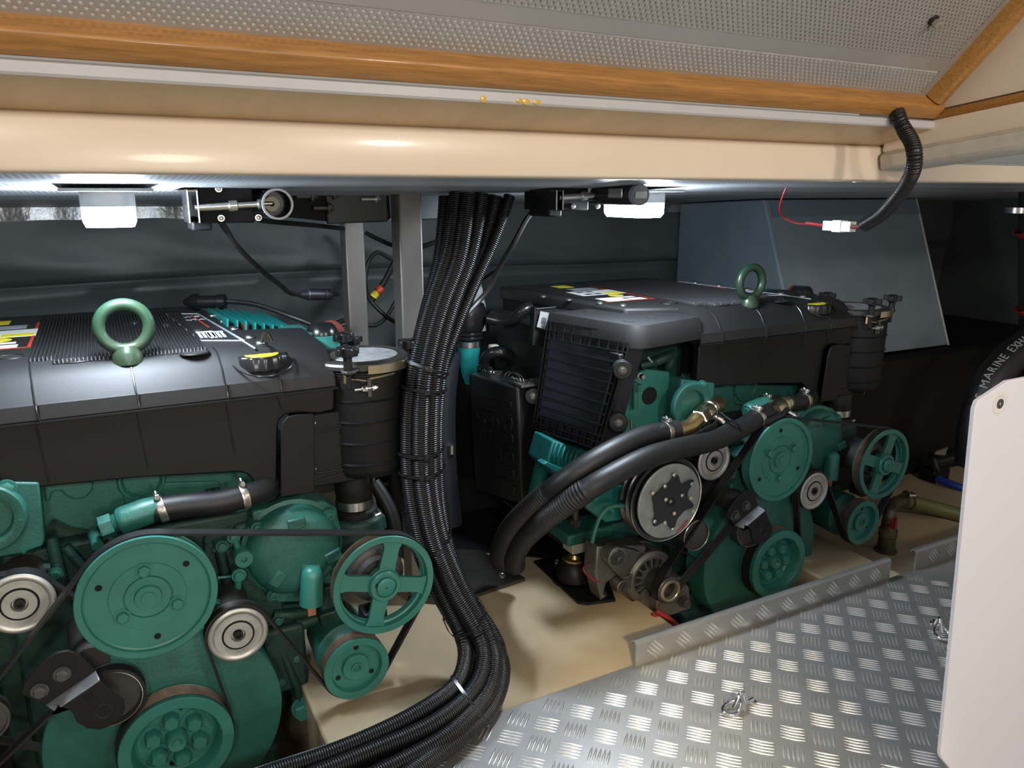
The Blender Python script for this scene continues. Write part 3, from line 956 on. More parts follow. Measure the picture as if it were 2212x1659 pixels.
part(MB().lathe(nt_, nb - nt_, [(-.004, 0), (-.001, .012), (.006, .0185), (.02, .0205), ((nb - nt_).length, .0215), ((nb - nt_).length, 0)], 28).prism([P(653, 1222, Y=1.332), P(692, 1222, Y=1.332), P(695, 1300, Y=1.332), P(650, 1300, Y=1.332)], (0, .03, 0)), 'pump_neck', GREEN, pump)
part(MB().box(nb.x - .0075, nb.x + .0075, nb.y - .004, nb.y + .008, nb.z - .022, nb.z), 'sensor_tip', COPPER, pump)
for (x, y, rot) in ((640, 1130, 0.1), (600, 1250, .8), (720, 1200, .3)):
    q = P(x, y, Y=YW - .006)
    e = V((math.cos(rot), 0, math.sin(rot))); n = V((-math.sin(rot), 0, math.cos(rot)))
    part(MB().obox(q, e * .016, n * .011, V((0, .006, 0))), 'casting_pad', GREEN_C, pump, bevel=.003)
# front brackets between the pulleys
st = MB()
for pts in ([(503, 1150), (517, 1195)], [(515, 1255), (511, 1300)]):
    st.tube([P(x, y, Y=1.37) for x, y in pts], .006, 10)
st.tube([P(470, 1248, Y=1.372), P(515, 1243, Y=1.372)], .003, 8)
st.lathe(P(527, 1208, Y=1.345), FR, [(-.03, 0), (-.03, .015), (0, .0165), (.002, .0155), (.002, .0055), (-.004, .005), (-.004, 0)], 24)
dip = part(st, 'dipstick_tube', GREEN)
part(MB().bolt(P(516, 1243, Y=1.352), FR, .0095, .008), 'bolt', GREEN, dip)
part(MB().bolt(P(505, 1160, Y=1.358), FR, .0085, .006), 'bolt', GREEN, dip)
part(MB().cyl(P(202, 1152, Y=1.39), P(212, 1180, Y=1.345), .0095, .0095, 16), 'locating_pin', GREEN_D, dip)
# braces below the pump: big diagonal web, pump body of the small pulley
web = [(440, 1160), (470, 1150), (545, 1150), (556, 1250), (590, 1310), (690, 1300), (690, 1345), (600, 1375), (560, 1420), (500, 1330), (440, 1300)]
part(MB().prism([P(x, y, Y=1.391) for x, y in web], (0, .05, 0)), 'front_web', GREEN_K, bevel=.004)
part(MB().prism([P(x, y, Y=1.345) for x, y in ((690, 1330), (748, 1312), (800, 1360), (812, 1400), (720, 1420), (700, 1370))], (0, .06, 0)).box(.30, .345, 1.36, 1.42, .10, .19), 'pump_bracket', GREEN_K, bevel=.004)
sbp = part(MB().lathe(V((PC['small'][0], 1.285, PC['small'][1])), FR, [(-.16, 0), (-.16, .042), (-.13, .055), (-.03, .060), (-.02, .048), (0, .040), (0, 0)], 36), 'steering_pump_body', GREEN_D)
part(MB().box(.365, .41, 1.285, 1.33, .125, .155), 'black_lug', RUBBER, sbp, bevel=.003)
part(MB().bolt(P(655, 1530, Y=1.36), FR + V((-.3, 0, .1)), .017, .022), 'bolt', GREEN, sbp)
part(MB().tube([P(600, 1385, Y=1.38), P(640, 1480, Y=1.37), P(655, 1530, Y=1.37)], .009, 10), 'brace_rod', GREEN_K, sbp)
part(MB().cyl(V((PC['spoked'][0], 1.278, PC['spoked'][1])), V((PC['spoked'][0], 1.42, PC['spoked'][1])), .040, .055, 32).lathe(V((PC['spoked'][0], 1.30, PC['spoked'][1])), FR, [(-.02, .040), (-.02, .052), (.004, .053), (.006, .045), (.006, .04)], 40), 'sea_water_pump', DSTEEL)
part(MB().box(.24, .36, 1.43, 1.55, .14, .30), 'pump_mounting', GREEN_K, bevel=.006)
for k, (x, z) in enumerate(((PC['idler'][0], PC['idler'][1]), (PC['idler2'][0], PC['idler2'][1]), (PC['tens'][0] - .02, PC['tens'][1] + .06), (PC['big'][0], PC['big'][1]))):
    part(MB().cyl(V((x, 1.282 if k != 1 else 1.318, z)), V((x, 1.43, z)), .026, .04, 20), 'pulley_boss', DSTEEL if k != 3 else GREEN_K)
# low dark castings to the right of the damper
for (x0, x1, y0, y1, z0, z1) in ((.19, .27, 1.37, 1.9, -.02, .12), (.16, .24, 1.39, 1.6, .12, .34), (.20, .30, 1.45, 1.9, .34, .44)):
    part(MB().box(x0, x1, y0, y1, z0, z1), 'side_casting', GREEN_K, bevel=.008)
for (x, y, yy) in ((560, 1400, 1.40), (640, 1470, 1.38), (600, 1450, 1.39), (635, 1440, 1.40)):
    part(MB().bolt(P(x, y, Y=yy), FR, .008, .008), 'bolt', GREEN_D)

# ================================================================== top cover
YC = 1.36


def ztop(y): return 0.6635


def cov_prof(x):                                       # (y, z) from seam up over the shoulder to the flat deck
    e = max(0.0, (x - .20) / .155)
    dz = -.010 * e ** 2; dy = .006 * e ** 2
    return [(1.372, .583), (1.356, .5855), (1.354, .589), (1.356, .612 + dz * .3), (1.358, .6145 + dz * .3), (1.374 + dy, .640 + dz), (1.392 + dy, .655 + dz), (1.41 + dy, .6618 + dz), (1.44, .6635 + dz), (1.60, .6635 + dz * .5), (1.60, .585)]


xs_ = [-.178] + list(np.linspace(-.165, .20, 8)) + list(np.linspace(.215, .352, 8)) + [.356]
cv, cf = [], []
for x in xs_:
    pr = cov_prof(x)
    end = x > .353
    for (y, z) in pr:
        if end: z = .585 + (z - .585) * .93; y = y + .004
        cv.append((x, y, z))
m = len(pr)
for i in range(len(xs_) - 1):
    for k in range(m):
        l = (k + 1) % m
        cf.append((i * m + k, i * m + l, (i + 1) * m + l, (i + 1) * m + k))
cf += [tuple(range(m)), tuple((len(xs_) - 1) * m + k for k in range(m))]
cov = part(MB().add(cv, cf), 'top_cover', GRAIN, smooth=32)
# rear deck of the cover
dk = [(-.178, 1.44), (-.30, 1.49), (-.385, 1.98), (-.36, 2.03), (.17, 2.03), (.203, 1.96), (.258, 1.40), (.10, 1.43)]
part(MB().prism([V((x, y, .6625)) for x, y in dk], (0, 0, -.030)), 'cover_deck', GRAIN, cov, bevel=.006)
part(MB().prism([V((x * .96, y + .01, .634)) for x, y in dk], (0, 0, -.14)), 'cover_skirt', BLACK, cov)
for x in (-.123, .0185, .156, .246):
    pr = [V((x + .010 * (1 - (k / 8.0)), y, z)) for k, (y, z) in enumerate(cov_prof(x)[2:9])]
    part(MB().tube([p + V((0, -.0002, -.0002)) for p in pr], .0017, 6), 'seam_rib', BLACK_G, cov)
    part(MB().tube([V((x + .011, 1.3535, .586)), V((x + .012, 1.3535, .612))], .0012, 6), 'seam_rib', BLACK_G, cov)
# lower front skirt
fp = [V((-.178, YC, .585)), V((.352, YC, .585))] + [P(x, y, Y=YC) for x, y in ((722, 885), (690, 893), (640, 892), (615, 897), (603, 908), (600, 925), (598, 1078), (575, 1087), (562, 1084), (553, 1062), (545, 1036), (533, 1024), (515, 1019), (480, 1022), (300, 1032))] + [V((-.178, YC, .481))]
skirt = part(MB().prism(fp, (0, .022, 0)), 'front_skirt', BLACK, cov, bevel=.003)
for x, z0 in ((-.118, .486), (.024, .486), (.163, .486), (.249, .555)):
    part(MB().tube([V((x - .001, YC - .0002, .583)), V((x + .006, YC - .0002, z0))], .0014, 6), 'seam_rib', BLACK, skirt)
part(MB().prism([V((x, y, .5865)) for x, y in ((-.18, 1.351), (.357, 1.351), (.361, 1.357), (.357, 1.372), (-.18, 1.372))], (0, 0, -.003)), 'cover_lip', BLACK, cov)
# oval finger recesses with bright lips
for (x, y, rx) in ((420, 761, .0215), (163, 777, .024), (20, 771, .02)):
    c = P(x, y, Z=.6642)
    part(MB().add([c + V((rx * math.cos(t), .017 * math.sin(t), 0)) for t in np.linspace(0, 2 * math.pi, 24, endpoint=False)], [tuple(range(24))]), 'finger_recess', DARKHOLE, cov)
    part(MB().tube([c + V((rx * 1.06 * math.cos(t), .0185 * math.sin(t), -.001)) for t in np.linspace(0, 2 * math.pi, 24, endpoint=False)], .0022, 6, closed=True), 'recess_lip', BLACK, cov)
# ribbed mat
xa, xb = P(72, 748, Z=.668).x, P(446, 750, Z=.668).x
nr = 46
mb = MB()
for k in range(nr):
    x = xa + (xb - xa) * (k + .5) / nr
    y0 = 1.412 if k > 5 else 1.445
    w_ = (xb - xa) / nr * .30
    z0, z1 = .6630, .6700
    vs = []
    for y, f in ((y0, .2), (y0 + .004, 1), (1.93, 1)):
        vs += [(x - w_, y, z0), (x - w_, y, z0 + (z1 - z0) * .6 * f), (x - w_ * .5, y, z0 + (z1 - z0) * f), (x + w_ * .5, y, z0 + (z1 - z0) * f), (x + w_, y, z0 + (z1 - z0) * .6 * f), (x + w_, y, z0)]
    fs = [(i * 6 + q, i * 6 + q + 1, i * 6 + 7 + q, i * 6 + 6 + q) for i in range(2) for q in range(5)] + [(0, 1, 2, 3, 4, 5), (12, 13, 14, 15, 16, 17)]
    mb.add(vs, fs)
part(mb, 'ribbed_mat', mat('ribbed_rubber', (0.022, 0.022, 0.023), 0.28, bump=0.9, bscale=500), cov, kind='stuff', smooth=30)
# emblem plate beside the ribs
def flat(mb, pts, z, t=.0008): return mb.prism([V((p.x, p.y, z)) for p in pts], (0, 0, t))


ZD = .6635
o_ = [P(x, y, Z=ZD) for x, y in ((357, 679), (428, 679), (528, 737), (434, 737))]
part(flat(MB(), o_, ZD - .001, .0016), 'emblem_plate', mat('graphite_plate', (0.03, 0.032, 0.036), 0.4, metal=.3), cov)
emb = bpy.data.objects['emblem_plate']
fr_ = MB()
for (a, b) in ((0, 1), (1, 2), (2, 3), (3, 0)):
    fr_.tube([V((o_[a].x, o_[a].y, ZD + .0012)), V((o_[b].x, o_[b].y, ZD + .0012))], .0013, 6)
part(fr_, 'silver_border', mat('silver_line', (0.42, 0.46, 0.50), .4, metal=.4), emb)
ctr = lambda *pp: sum((P(x, y, Z=ZD) for x, y in pp), V((0, 0, 0))) / len(pp)
mb = MB()
q = ctr((398, 686)); letters(mb, 'VOLVO', V((q.x, q.y, ZD + .0008)), (1, 0, 0), (0, 1, 0), .020, .0003)
q = ctr((410, 692)); letters(mb, 'PENTA', V((q.x, q.y, ZD + .0008)), (1, 0, 0), (0, 1, 0), .020, .0003)
for xx in (446, 468):
    q = ctr((xx, 723))
    for kk in range(4): mb.box(q.x - .015 + .0078 * kk, q.x - .0098 + .0078 * kk, q.y - .036, q.y + .036, ZD + .0006, ZD + .0011)
    mb.box(q.x - .016, q.x + .0155, q.y + .028, q.y + .037, ZD + .0006, ZD + .0012)
part(mb, 'emblem_lettering', mat('emblem_white', (0.62, 0.68, 0.74), .45), emb, smooth=0)
part(MB().tube([V((p.x, p.y, ZD + .001)) for p in (P(413, 682, Z=ZD), P(450, 707, Z=ZD))], .0014, 6), 'red_line', REDP, emb)
part(MB().tube([V((p.x, p.y, ZD)) for p in (P(428, 679, Z=ZD), P(550, 752, Z=ZD))], .0018, 6), 'edge_rail', mat('silver_line', (0, 0, 0)), cov)
# warning label, left part of the deck
Lx0, Lx1, Ly0, Ly1 = -.285, -.128, 1.59, 2.005
lab = part(MB().prism([V((Lx0, Ly0, ZD)), V((Lx1, Ly0, ZD)), V((Lx1 - .002, Ly1, ZD)), V((Lx0 - .06, Ly1, ZD))], (0, 0, .0006)), 'warning_label', mat('label_black', (0.02, 0.018, 0.018), .4), cov)


def patch(name, m, x0, x1, y0, y1, z=.0010):
    f_ = lambda y: 1.59 + (y - 1.455) * .89
    return part(MB().box(x0, x1, f_(y0), f_(y1), ZD, ZD + z), name, m, lab)


patch('red_edge', REDP, Lx1 - .006, Lx1 - .001, 1.455, 1.80, .0009); patch('red_edge', REDP, Lx0, Lx1, 1.455, 1.461, .0009)
patch('white_panel', WHITEPR, -.270, -.128, 1.60, 1.70)
patch('yellow_panel', YELLOW, -.185, -.131, 1.605, 1.645, .0013)
patch('yellow_panel', YELLOW, -.235, -.185, 1.80, 1.86)
patch('white_panel', WHITEPR, -.272, -.205, 1.46, 1.535); patch('white_panel', WHITEPR, -.198, -.150, 1.465, 1.50)
patch('grey_panel', GREYPR, -.23, -.15, 1.72, 1.77); patch('white_panel', WHITEPR, -.22, -.155, 1.515, 1.535)
part(MB().lathe(V((-.185, 1.69, ZD)), (0, 0, 1), [(0, .021), (.0011, .021), (.0011, 0)], 28), 'yellow_oval', YELLOW, lab)
for (x0, y0) in ((-.25, 1.665), (-.22, 1.665), (-.25, 1.615), (-.22, 1.615)):
    patch('print_block', mat('label_black', (0, 0, 0)), x0, x0 + .022, y0, y0 + .018, .0014)
# deck screws along the right and left edges
for (x, y) in ((458, 678), (481, 690), (505, 706), (539, 724), (562, 736)):
    q = P(x, y, Z=.668)
    sw_ = part(MB().lathe(V((q.x, q.y, .655)), (0, 0, 1), [(0, .014), (.006, .0135), (.009, .012), (.009, 0)], 20), 'rubber_grommet', BLACK, cov)
    part(MB().lathe(V((q.x, q.y, .664)), (0, 0, 1), [(0, .0095), (.002, .009), (.0045, .006), (.0055, .002), (.0055, 0)], 18), 'deck_screw', STEEL, sw_)
for (x, y) in ((1173, 638), (1229, 645), (1296, 652), (1346, 657), (1427, 617), (1493, 620), (1575, 626)):
    q = R(x, y, Z=.667)
    part(MB().lathe(V((q.x, q.y, .663)), (0, 0, 1), [(0, .010), (.002, .0095), (.005, .006), (.006, 0)], 16), 'deck_screw', DSTEEL, cov)
# eye ring
ce_ = P(268, 706, Y=1.41)
er = MB().tube([ce_ + V(((.0374) * math.cos(t), 0, (.0374) * math.sin(t))) for t in np.linspace(0, 2 * math.pi, 48, endpoint=False)], .0102, 16, closed=True)
EYE = mat('aged_green_ring', (0.012, 0.052, 0.030), 0.34, metal=.2, vscale=9, col2=(0.034, 0.040, 0.020))
lift = part(er, 'lifting_eye', EYE)
part(MB().lathe(V((ce_.x, ce_.y, .655)), (0, 0, 1), [(0, .024), (.016, .0235), (.022, .020), (.030, .015), (.030, 0)], 28), 'eye_shank', EYE, lift)
# oil filler cap
c = P(566, 785, Y=1.395); c = V((c.x, c.y, .629))
capb = MB()
pv = []
n = 60
hp_ = [(0, 1.0), (.020, 1.0), (.0235, .94), (.0235, 0)]
for (h, f) in hp_:
    for k in range(n):
        t = 2 * math.pi * k / n
        r_ = (.0405 + .0018 * math.cos(12 * t)) * f
        pv.append(c + V((r_ * math.cos(t) * 1.12, r_ * math.sin(t), h)))
capb.add(pv, [(i * n + k, i * n + (k + 1) % n, (i + 1) * n + (k + 1) % n, (i + 1) * n + k) for i in range(3) for k in range(n)])
cap = part(capb, 'oil_filler_cap', BLACK_G)
part(MB().lathe(c + V((0, 0, .0235)), (0, 0, 1), [(0, .030), (.0008, .0295), (.0008, 0)], 36), 'yellow_disc', YELLOW, cap)
part(MB().obox(c + V((-.004, 0, .0246)), (.012, .003, 0), (-.001, .004, 0), (0, 0, .0003)).obox(c + V((.010, .002, .0246)), (.006, .002, 0), (-.001, .003, 0), (0, 0, .0003)), 'oil_can_print', mat('label_black', (0, 0, 0)), cap)
part(MB().tube(smooth_path([c + V((.056 * math.cos(t), .054 * math.sin(t), .020 - .026 * max(0, -math.sin(t)))) for t in np.linspace(-2.8, -.3, 14)], .006), .0016, 6), 'cap_well_lip', BLACK_G, cap)

# ================================================================== air filter at the right side
fcx, fcy = .4225, 1.42
FY = fcy - .088
zf = lambda py, px=796: P(px, py, Y=FY).z
zlow, ztp = zf(1046), zf(806)
filt = MB().lathe(V((fcx, fcy, zlow)), (0, 0, 1), [(0, 0), (0, .035), (-.003, .050), (.003, .070), (.010, .082), (.022, .087), (ztp - zlow - .02, .088), (ztp - zlow, .088)], 64)
fb = part(filt, 'air_filter', BLACK)
for py in (869, 915, 961, 1007):
    part(MB().lathe(V((fcx, fcy, zf(py))), (0, 0, 1), [(-.0025, .0870), (0, .0910), (.0025, .0870)], 64), 'filter_rib', BLACK_G, fb)
lidz = .6265
part(MB().lathe(V((fcx, fcy, ztp - .012)), (0, 0, 1), sum([[(.0045 * i, .0855), (.0045 * i + .0015, .0905), (.0045 * i + .003, .0905)] for i in range(4)], []) + [(.018, .0855)], 56), 'filter_gasket', RUBBER, fb)
inl = [P(x, y, Y=1.362) for x, y in ((640, 1060), (795, 1035), (795, 880), (690, 893), (640, 905))]
part(MB().prism(inl, (0, .07, 0)), 'filter_inlet_box', BLACK, fb, bevel=.004)
for (xa_, ya_, xb_, yb_) in ((678, 926, 785, 913), (678, 938, 770, 916), (680, 1023, 778, 1009), (680, 1041, 775, 1012)):
    part(MB().tube([P(xa_, ya_, Y=1.3605), P(xb_, yb_, Y=1.3605)], .0016, 6), 'inlet_web', BLACK_G, fb)
part(MB().tube([P(793, 866, Y=1.342), P(795, 1042, Y=1.342)], .0020, 6), 'inlet_web', BLACK, fb)
fl_ = part(MB().lathe(V((fcx, fcy, lidz)), (0, 0, 1), [(-.012, .088), (-.010, .0945), (-.003, .0965), (.001, .094), (.003, .088), (.003, .070), (.0015, .068), (.0015, .0)], 64), 'filter_lid', DSTEEL, fb)
part(MB().lathe(V((fcx + .004, fcy, lidz + .0016)), (0, 0, 1), [(0, .0665), (.0008, .066), (.0008, 0)], 48), 'lid_label', mat('lid_label_grey', (.40, .41, .42), .35, var=.3, vscale=60), fl_)
part(MB().lathe(V((fcx, fcy, lidz - .002)), (0, 0, 1), [(-.014, .093), (-.014, .098), (.002, .0995), (.002, .0945)], 40, a0=math.radians(-100), a1=math.radians(-8)), 'lid_clip_band', mat('gold_zinc', (.52, .44, .28), .3, metal=.9), fl_)


def knob(c, s_=1.0, ang=0.3):
    k = MB()
    for q in range(4):
        a = ang + q * math.pi / 2
        e = V((math.cos(a), math.sin(a), 0)); n_ = V((-math.sin(a), math.cos(a), 0))
        k.obox(c + e * .0115 * s_ + V((0, 0, .026 * s_)), e * .0095 * s_, n_ * .0058 * s_, V((0, 0, .0055 * s_)))
    k.lathe(c, (0, 0, 1), [(0, 0), (0, .0085 * s_), (.02 * s_, .0078 * s_), (.021 * s_, .011 * s_), (.031 * s_, .011 * s_), (.0325 * s_, .009 * s_), (.0325 * s_, 0)], 18)
    return part(k, 'star_knob', BLACK_G, fl_, bevel=.0015)


for (x, y, yk) in ((750, 759, 1.325), (742, 728, 1.505), (882, 742, 1.36)):
    q = P(x, y, Y=yk)                       # top of the knob
    zb_ = lidz - .010
    k = MB()
    for r_ in range(4):
        a = .4 + r_ * math.pi / 2
        e = V((math.cos(a), math.sin(a), 0)); n_ = V((-math.sin(a), math.cos(a), 0))
        k.obox(q + e * .0128, e * .0098, n_ * .0064, V((0, 0, .0070)))
    k.lathe(V((q.x, q.y, 0)), (0, 0, 1), [(zb_ - .03, 0), (zb_ - .03, .0045), (zb_ - .004, .0045), (zb_ - .003, .0085), (q.z - .012, .008), (q.z - .009, .0125), (q.z + .007, .0125), (q.z + .009, .0095), (q.z + .009, 0)], 18)
    part(k, 'star_knob', BLACK_G, fl_, bevel=.0015)
    d_ = V((q.x - fcx, q.y - fcy, 0)); L_ = d_.length; d_.normalize(); n_ = V((-d_.y, d_.x, 0))
    part(MB().prism([V((fcx, fcy, zb_)) + d_ * .085 - n_ * .020, V((fcx, fcy, zb_)) + d_ * (L_ + .004) - n_ * .012, V((fcx, fcy, zb_)) + d_ * (L_ + .012), V((fcx, fcy, zb_)) + d_ * (L_ + .004) + n_ * .012, V((fcx, fcy, zb_)) + d_ * .085 + n_ * .020], (0, 0, .005)), 'lid_ear', DSTEEL, fl_, bevel=.001)
# clamp strap with bolt on the filter neck
q = P(797, 838, Y=FY - .004)
strap = part(MB().obox(q, (.0035, 0, 0), (0, .004, 0), (0, 0, .016)), 'clamp_strap', DSTEEL, fb)
GZ = mat('gold_zinc', (0, 0, 0))
def onf(x, y):                              # point on the filter's round side, seen at this place
    best = None
    for yy in np.linspace(1.30, 1.45, 120):
        p = P(x, y, Y=float(yy))
        if math.hypot(p.x - fcx, p.y - fcy) < .0915: return p
    return P(x, y, Y=1.34)
part(MB().tube(smooth_path([onf(*a) for a in ((757, 820), (775, 821), (790, 823), (800, 818), (820, 814), (838, 810), (852, 806))], .006), .0020, 6), 'strap_wire', GZ, strap)
part(MB().cyl(q + V((-.028, -.002, 0)), q + V((.016, -.002, 0)), .003, .003, 10).bolt(q + V((.006, -.002, 0)), (1, 0, 0), .0055, .006).bolt(q + V((-.007, -.002, 0)), (-1, 0, 0), .0055, .006), 'strap_bolt', STEEL, strap)
part(MB().tube([P(746, 805, Y=FY), P(746, 828, Y=FY)], .004, 8), 'hook_bolt', BRASS, strap)
# plate beside it
pp = [(607, 1074), (607, 935), (611, 912), (622, 900), (640, 896), (678, 894), (680, 1062)]
side_plate = part(MB().prism([P(x, y, Y=1.346) for x, y in pp], (0, .004, 0)), 'side_plate', BLACK, bevel=.0012)
part(MB().bolt(P(678, 913, Y=1.366), V((1, -.4, 0)), .004, .003, washer=False), 'bolt', STEEL, side_plate)
part(MB().bolt(P(679, 1012, Y=1.366), V((1, -.4, 0)), .004, .003, washer=False), 'bolt', STEEL, side_plate)
# outlet sleeve under the filter
sx, sy = P(766, 1085, Y=1.42).x, 1.42
zs_ = lambda py: P(766, py, Y=sy - .035).z
zt0 = zlow + .005
slv = part(MB().lathe(V((sx, sy, 0)), (0, 0, 1), [(zs_(1150), 0), (zs_(1150), .040), (zs_(1124), .044), (zs_(1112), .044), (zs_(1108), .0355), (zs_(1082), .0355), (zs_(1078), .037), (zs_(1058), .038), (zt0, .040), (zt0, 0)], 40), 'intake_sleeve', RUBBER)
part(MB().lathe(V((sx, sy, 0)), (0, 0, 1), [(zs_(1106), .0365), (zs_(1106), .0378), (zs_(1088), .0378), (zs_(1088), .0365)], 40, close=True), 'hose_clamp', STEEL, slv)
part(MB().lathe(V((sx, sy, 0)), (0, 0, 1), [(zs_(1230), 0), (zs_(1230), .05), (zs_(1150), .058), (zs_(1128), .054), (zs_(1124), .045)], 32).prism([P(x, y, Y=1.40) for x, y in ((770, 1124), (832, 1112), (838, 1142), (775, 1150))], (0, .08, 0)).prism([P(x, y, Y=1.40) for x, y in ((735, 1152), (800, 1150), (835, 1146), (835, 1185), (735, 1190))], (0, .1, 0)), 'turbo_casting', GREEN_K, slv, bevel=.004)
part(MB().tube([P(792, 1122, Y=1.392), P(822, 1108, Y=1.392)], .0035, 8).cyl(P(770, 1135, Y=1.385), P(785, 1132, Y=1.385), .004, .004, 10), 'stud', STEEL, slv)
part(MB().tube(smooth_path([P(806, 1042, Y=1.47), P(828, 1075, Y=1.455), P(846, 1115, Y=1.44), P(854, 1160, Y=1.43), P(850, 1230, Y=1.43)], .01), .0150, 14), 'breather_hose', RUBBER)
# right hand knobs, header tank cap, red lever, finned charge air cooler behind
hx_ = P(697, 745, Y=1.575)
tank = part(MB().lathe(hx_, (0, 0, 1), [(-.09, 0), (-.09, .055), (0, .060), (.004, .058), (.018, .048), (.023, .040), (.023, 0)], 40), 'header_tank', GREEN)
part(MB().lathe(hx_ + V((0, 0, .023)), (0, 0, 1), [(0, .033), (.006, .032), (.016, .028), (.022, .022), (.0235, 0)], 24), 'tank_cap', BLACK_G, tank)
part(MB().lathe(hx_ + V((.030, .05, .012)), (0, -1, .1), [(-.004, .0), (-.004, .030), (.004, .030), (.004, 0)], 24, a0=.1, a1=3.1), 'red_lever', mat('dark_red_plastic', (.16, .022, .014), .5), tank)
part(MB().box(hx_.x - .07, hx_.x - .02, hx_.y - .02, hx_.y + .1, .60, .655), 'tank_neck', GREEN, tank, bevel=.004)
for (x, y, s_) in ((627, 748, .9), (762, 735, 1.0)):
    q = P(x, y, Y=1.54)
    k = MB()
    for r_ in range(3):
        a = .6 + r_ * math.pi * 2 / 3
        e = V((math.cos(a), math.sin(a), 0)); n_ = V((-math.sin(a), math.cos(a), 0))
        k.obox(V((q.x, q.y, q.z)) + e * .013 * s_, e * .011 * s_, n_ * .007 * s_, V((0, 0, .006)))
    k.lathe(V((q.x, q.y, q.z - .06)), (0, 0, 1), [(0, 0), (0, .008), (.052, .008), (.053, .012), (.066, .012), (.068, .01), (.068, 0)], 16)
    part(k, 'wing_knob', BLACK_G, tank, bevel=.0015)
YA, YBk = 1.66, 1.90
fins = part(MB().prism([P(x, y, Y=1.70) for x, y in ((532, 712), (560, 708), (632, 711), (640, 728), (636, 750), (548, 752), (532, 730))], (0, .05, 0)).prism([P(x, y, Y=1.76) for x, y in ((480, 712), (632, 716), (632, 735), (480, 735))], (0, .22, 0)), 'charge_air_cooler', TEAL, bevel=.004)
FT = [(490, 689, 448, 665), (511, 692, 465, 665), (530, 694, 482, 666), (550, 697, 499, 667), (569, 699, 518, 669), (588, 701, 534, 671), (607, 703, 552, 673), (626, 706, 568, 675)]
for (x, y, xk, yk) in FT:
    a = P(x, y, Y=YA); b = P(xk, yk, Y=YBk); a0 = P(x, y + 19, Y=YA)
    a2 = P(x - 5, y - 3, Y=YA + .02)
    part(MB().prism([a0, a, a2, b, b - V((0, 0, .030))], (.0035, 0, 0)), 'cooling_fin', TEAL, fins)
part(MB().lathe(P(529, 706, Y=1.69), (0, 0, 1), [(-.01, 0), (-.01, .008), (.004, .009), (.008, .006), (.009, 0)], 14), 'red_cap', REDP, fins)
part(MB().tube(smooth_path([P(566, 738, Z=.67), P(568, 724, Z=.70), P(578, 718, Z=.705), P(588, 735, Z=.68)], .004), .002, 6), 'cable_loop', RUBBER, fins)

# ribs, pipes and bolts on the shade-darkened front of the block
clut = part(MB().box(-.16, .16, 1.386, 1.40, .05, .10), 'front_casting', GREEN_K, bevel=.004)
for (x0, y0, x1, y1, r_) in ((110, 1160, 130, 1250, .010), (140, 1180, 210, 1260, .008), (0, 1245, 110, 1225, .010), (0, 1262, 120, 1290, .012), (470, 1165, 500, 1300, .010), (460, 1190, 520, 1170, .006), (440, 1320, 470, 1430, .012), (590, 1330, 690, 1320, .012), (570, 1360, 600, 1480, .008), (620, 1400, 640, 1500, .010), (640, 1350, 700, 1330, .014)):
    part(MB().tube([P(x0, y0, Y=1.388), P(x1, y1, Y=1.388)], r_, 10), 'casting_rib', GREEN_K, clut)
for (x, y) in ((120, 1240), (60, 1238), (28, 1270), (486, 1300), (480, 1180), (600, 1340), (560, 1380), (608, 1470), (640, 1420)):
    part(MB().bolt(P(x, y, Y=1.378), FR, .0085, .007), 'bolt', GREEN_D, clut)

# ================================================================== right engine: copies of the shared parts, then its own ancillaries
engR = thing('marine_engine', 'green marine diesel engine at right with compressor, alternator and black ribbed oil cooler box', 'engine', (S, 1.25, -0.2), 'twin marine diesel engines')
for ch in [o for o in eng.children]:
    copy_part(ch, engR)
for o in list(engR.children):
    n = o.name.split('.')[0]
    if n == 'water_pump_pulley': o.rotation_euler.y = math.radians(-58)
    if n == 'sea_water_pump_pulley':
        u2 = R(1934, 951, Y=YP) - R(1917, 1000, Y=YP)
        o.rotation_euler.y = -(math.atan2(u2.z, u2.x) - A0)
    if n == 'crank_pulley': o.rotation_euler.y = math.radians(-18)
    if n == 'charge_air_cooler':
        for c2 in list(o.children): bpy.data.objects.remove(c2)
        bpy.data.objects.remove(o)
        continue
    if n == 'coolant_spigot':
        for c2 in list(o.children):
            if c2.name.split('.')[0] in ('hex_plug', 'plug_thread'): bpy.data.objects.remove(c2)


def rp(mb, name, m, parent=None, **k): return mb.build(name, m, parent or engR, **k)


# ---- left wing of the cover
wx = [(.945, 1.59), (1.003, 1.365), (1.010, 1.345), (1.022, 1.336), (1.045, 1.334), (1.219, 1.368), (1.219, 1.45), (1.10, 1.475), (1.065, 1.60)]
fx = [(.940, 1.592), (.997, 1.362), (1.003, 1.338), (1.018, 1.326), (1.045, 1.3225), (1.219, 1.356), (1.219, 1.45), (1.10, 1.475), (1.065, 1.60)]
mbw = MB()
n = len(wx)
mbw.add([(x, y, .650) for x, y in wx] + [(x * .55 + a * .45, y * .55 + b * .45, .640) for (x, y), (a, b) in zip(wx, fx)] + [(x, y, .617) for x, y in fx] + [(x, y, .600) for x, y in fx],
        [tuple(range(n))] + [(r_ * n + i, r_ * n + (i + 1) % n, (r_ + 1) * n + (i + 1) % n, (r_ + 1) * n + i) for r_ in range(3) for i in range(n)] + [tuple(range(3 * n, 4 * n))])
wing = rp(mbw, 'cover_wing', GRAIN, smooth=50)
for (x, y) in ((1274, 671), (1406, 685), (1360, 693)):
    c = P(x, y, Z=.6506)
    rp(MB().lathe(c, (0, 0, 1), [(-.004, 0), (-.004, .0135), (.0004, .0135), (.0004, 0)], 24), 'cap_recess', DARKHOLE, wing)

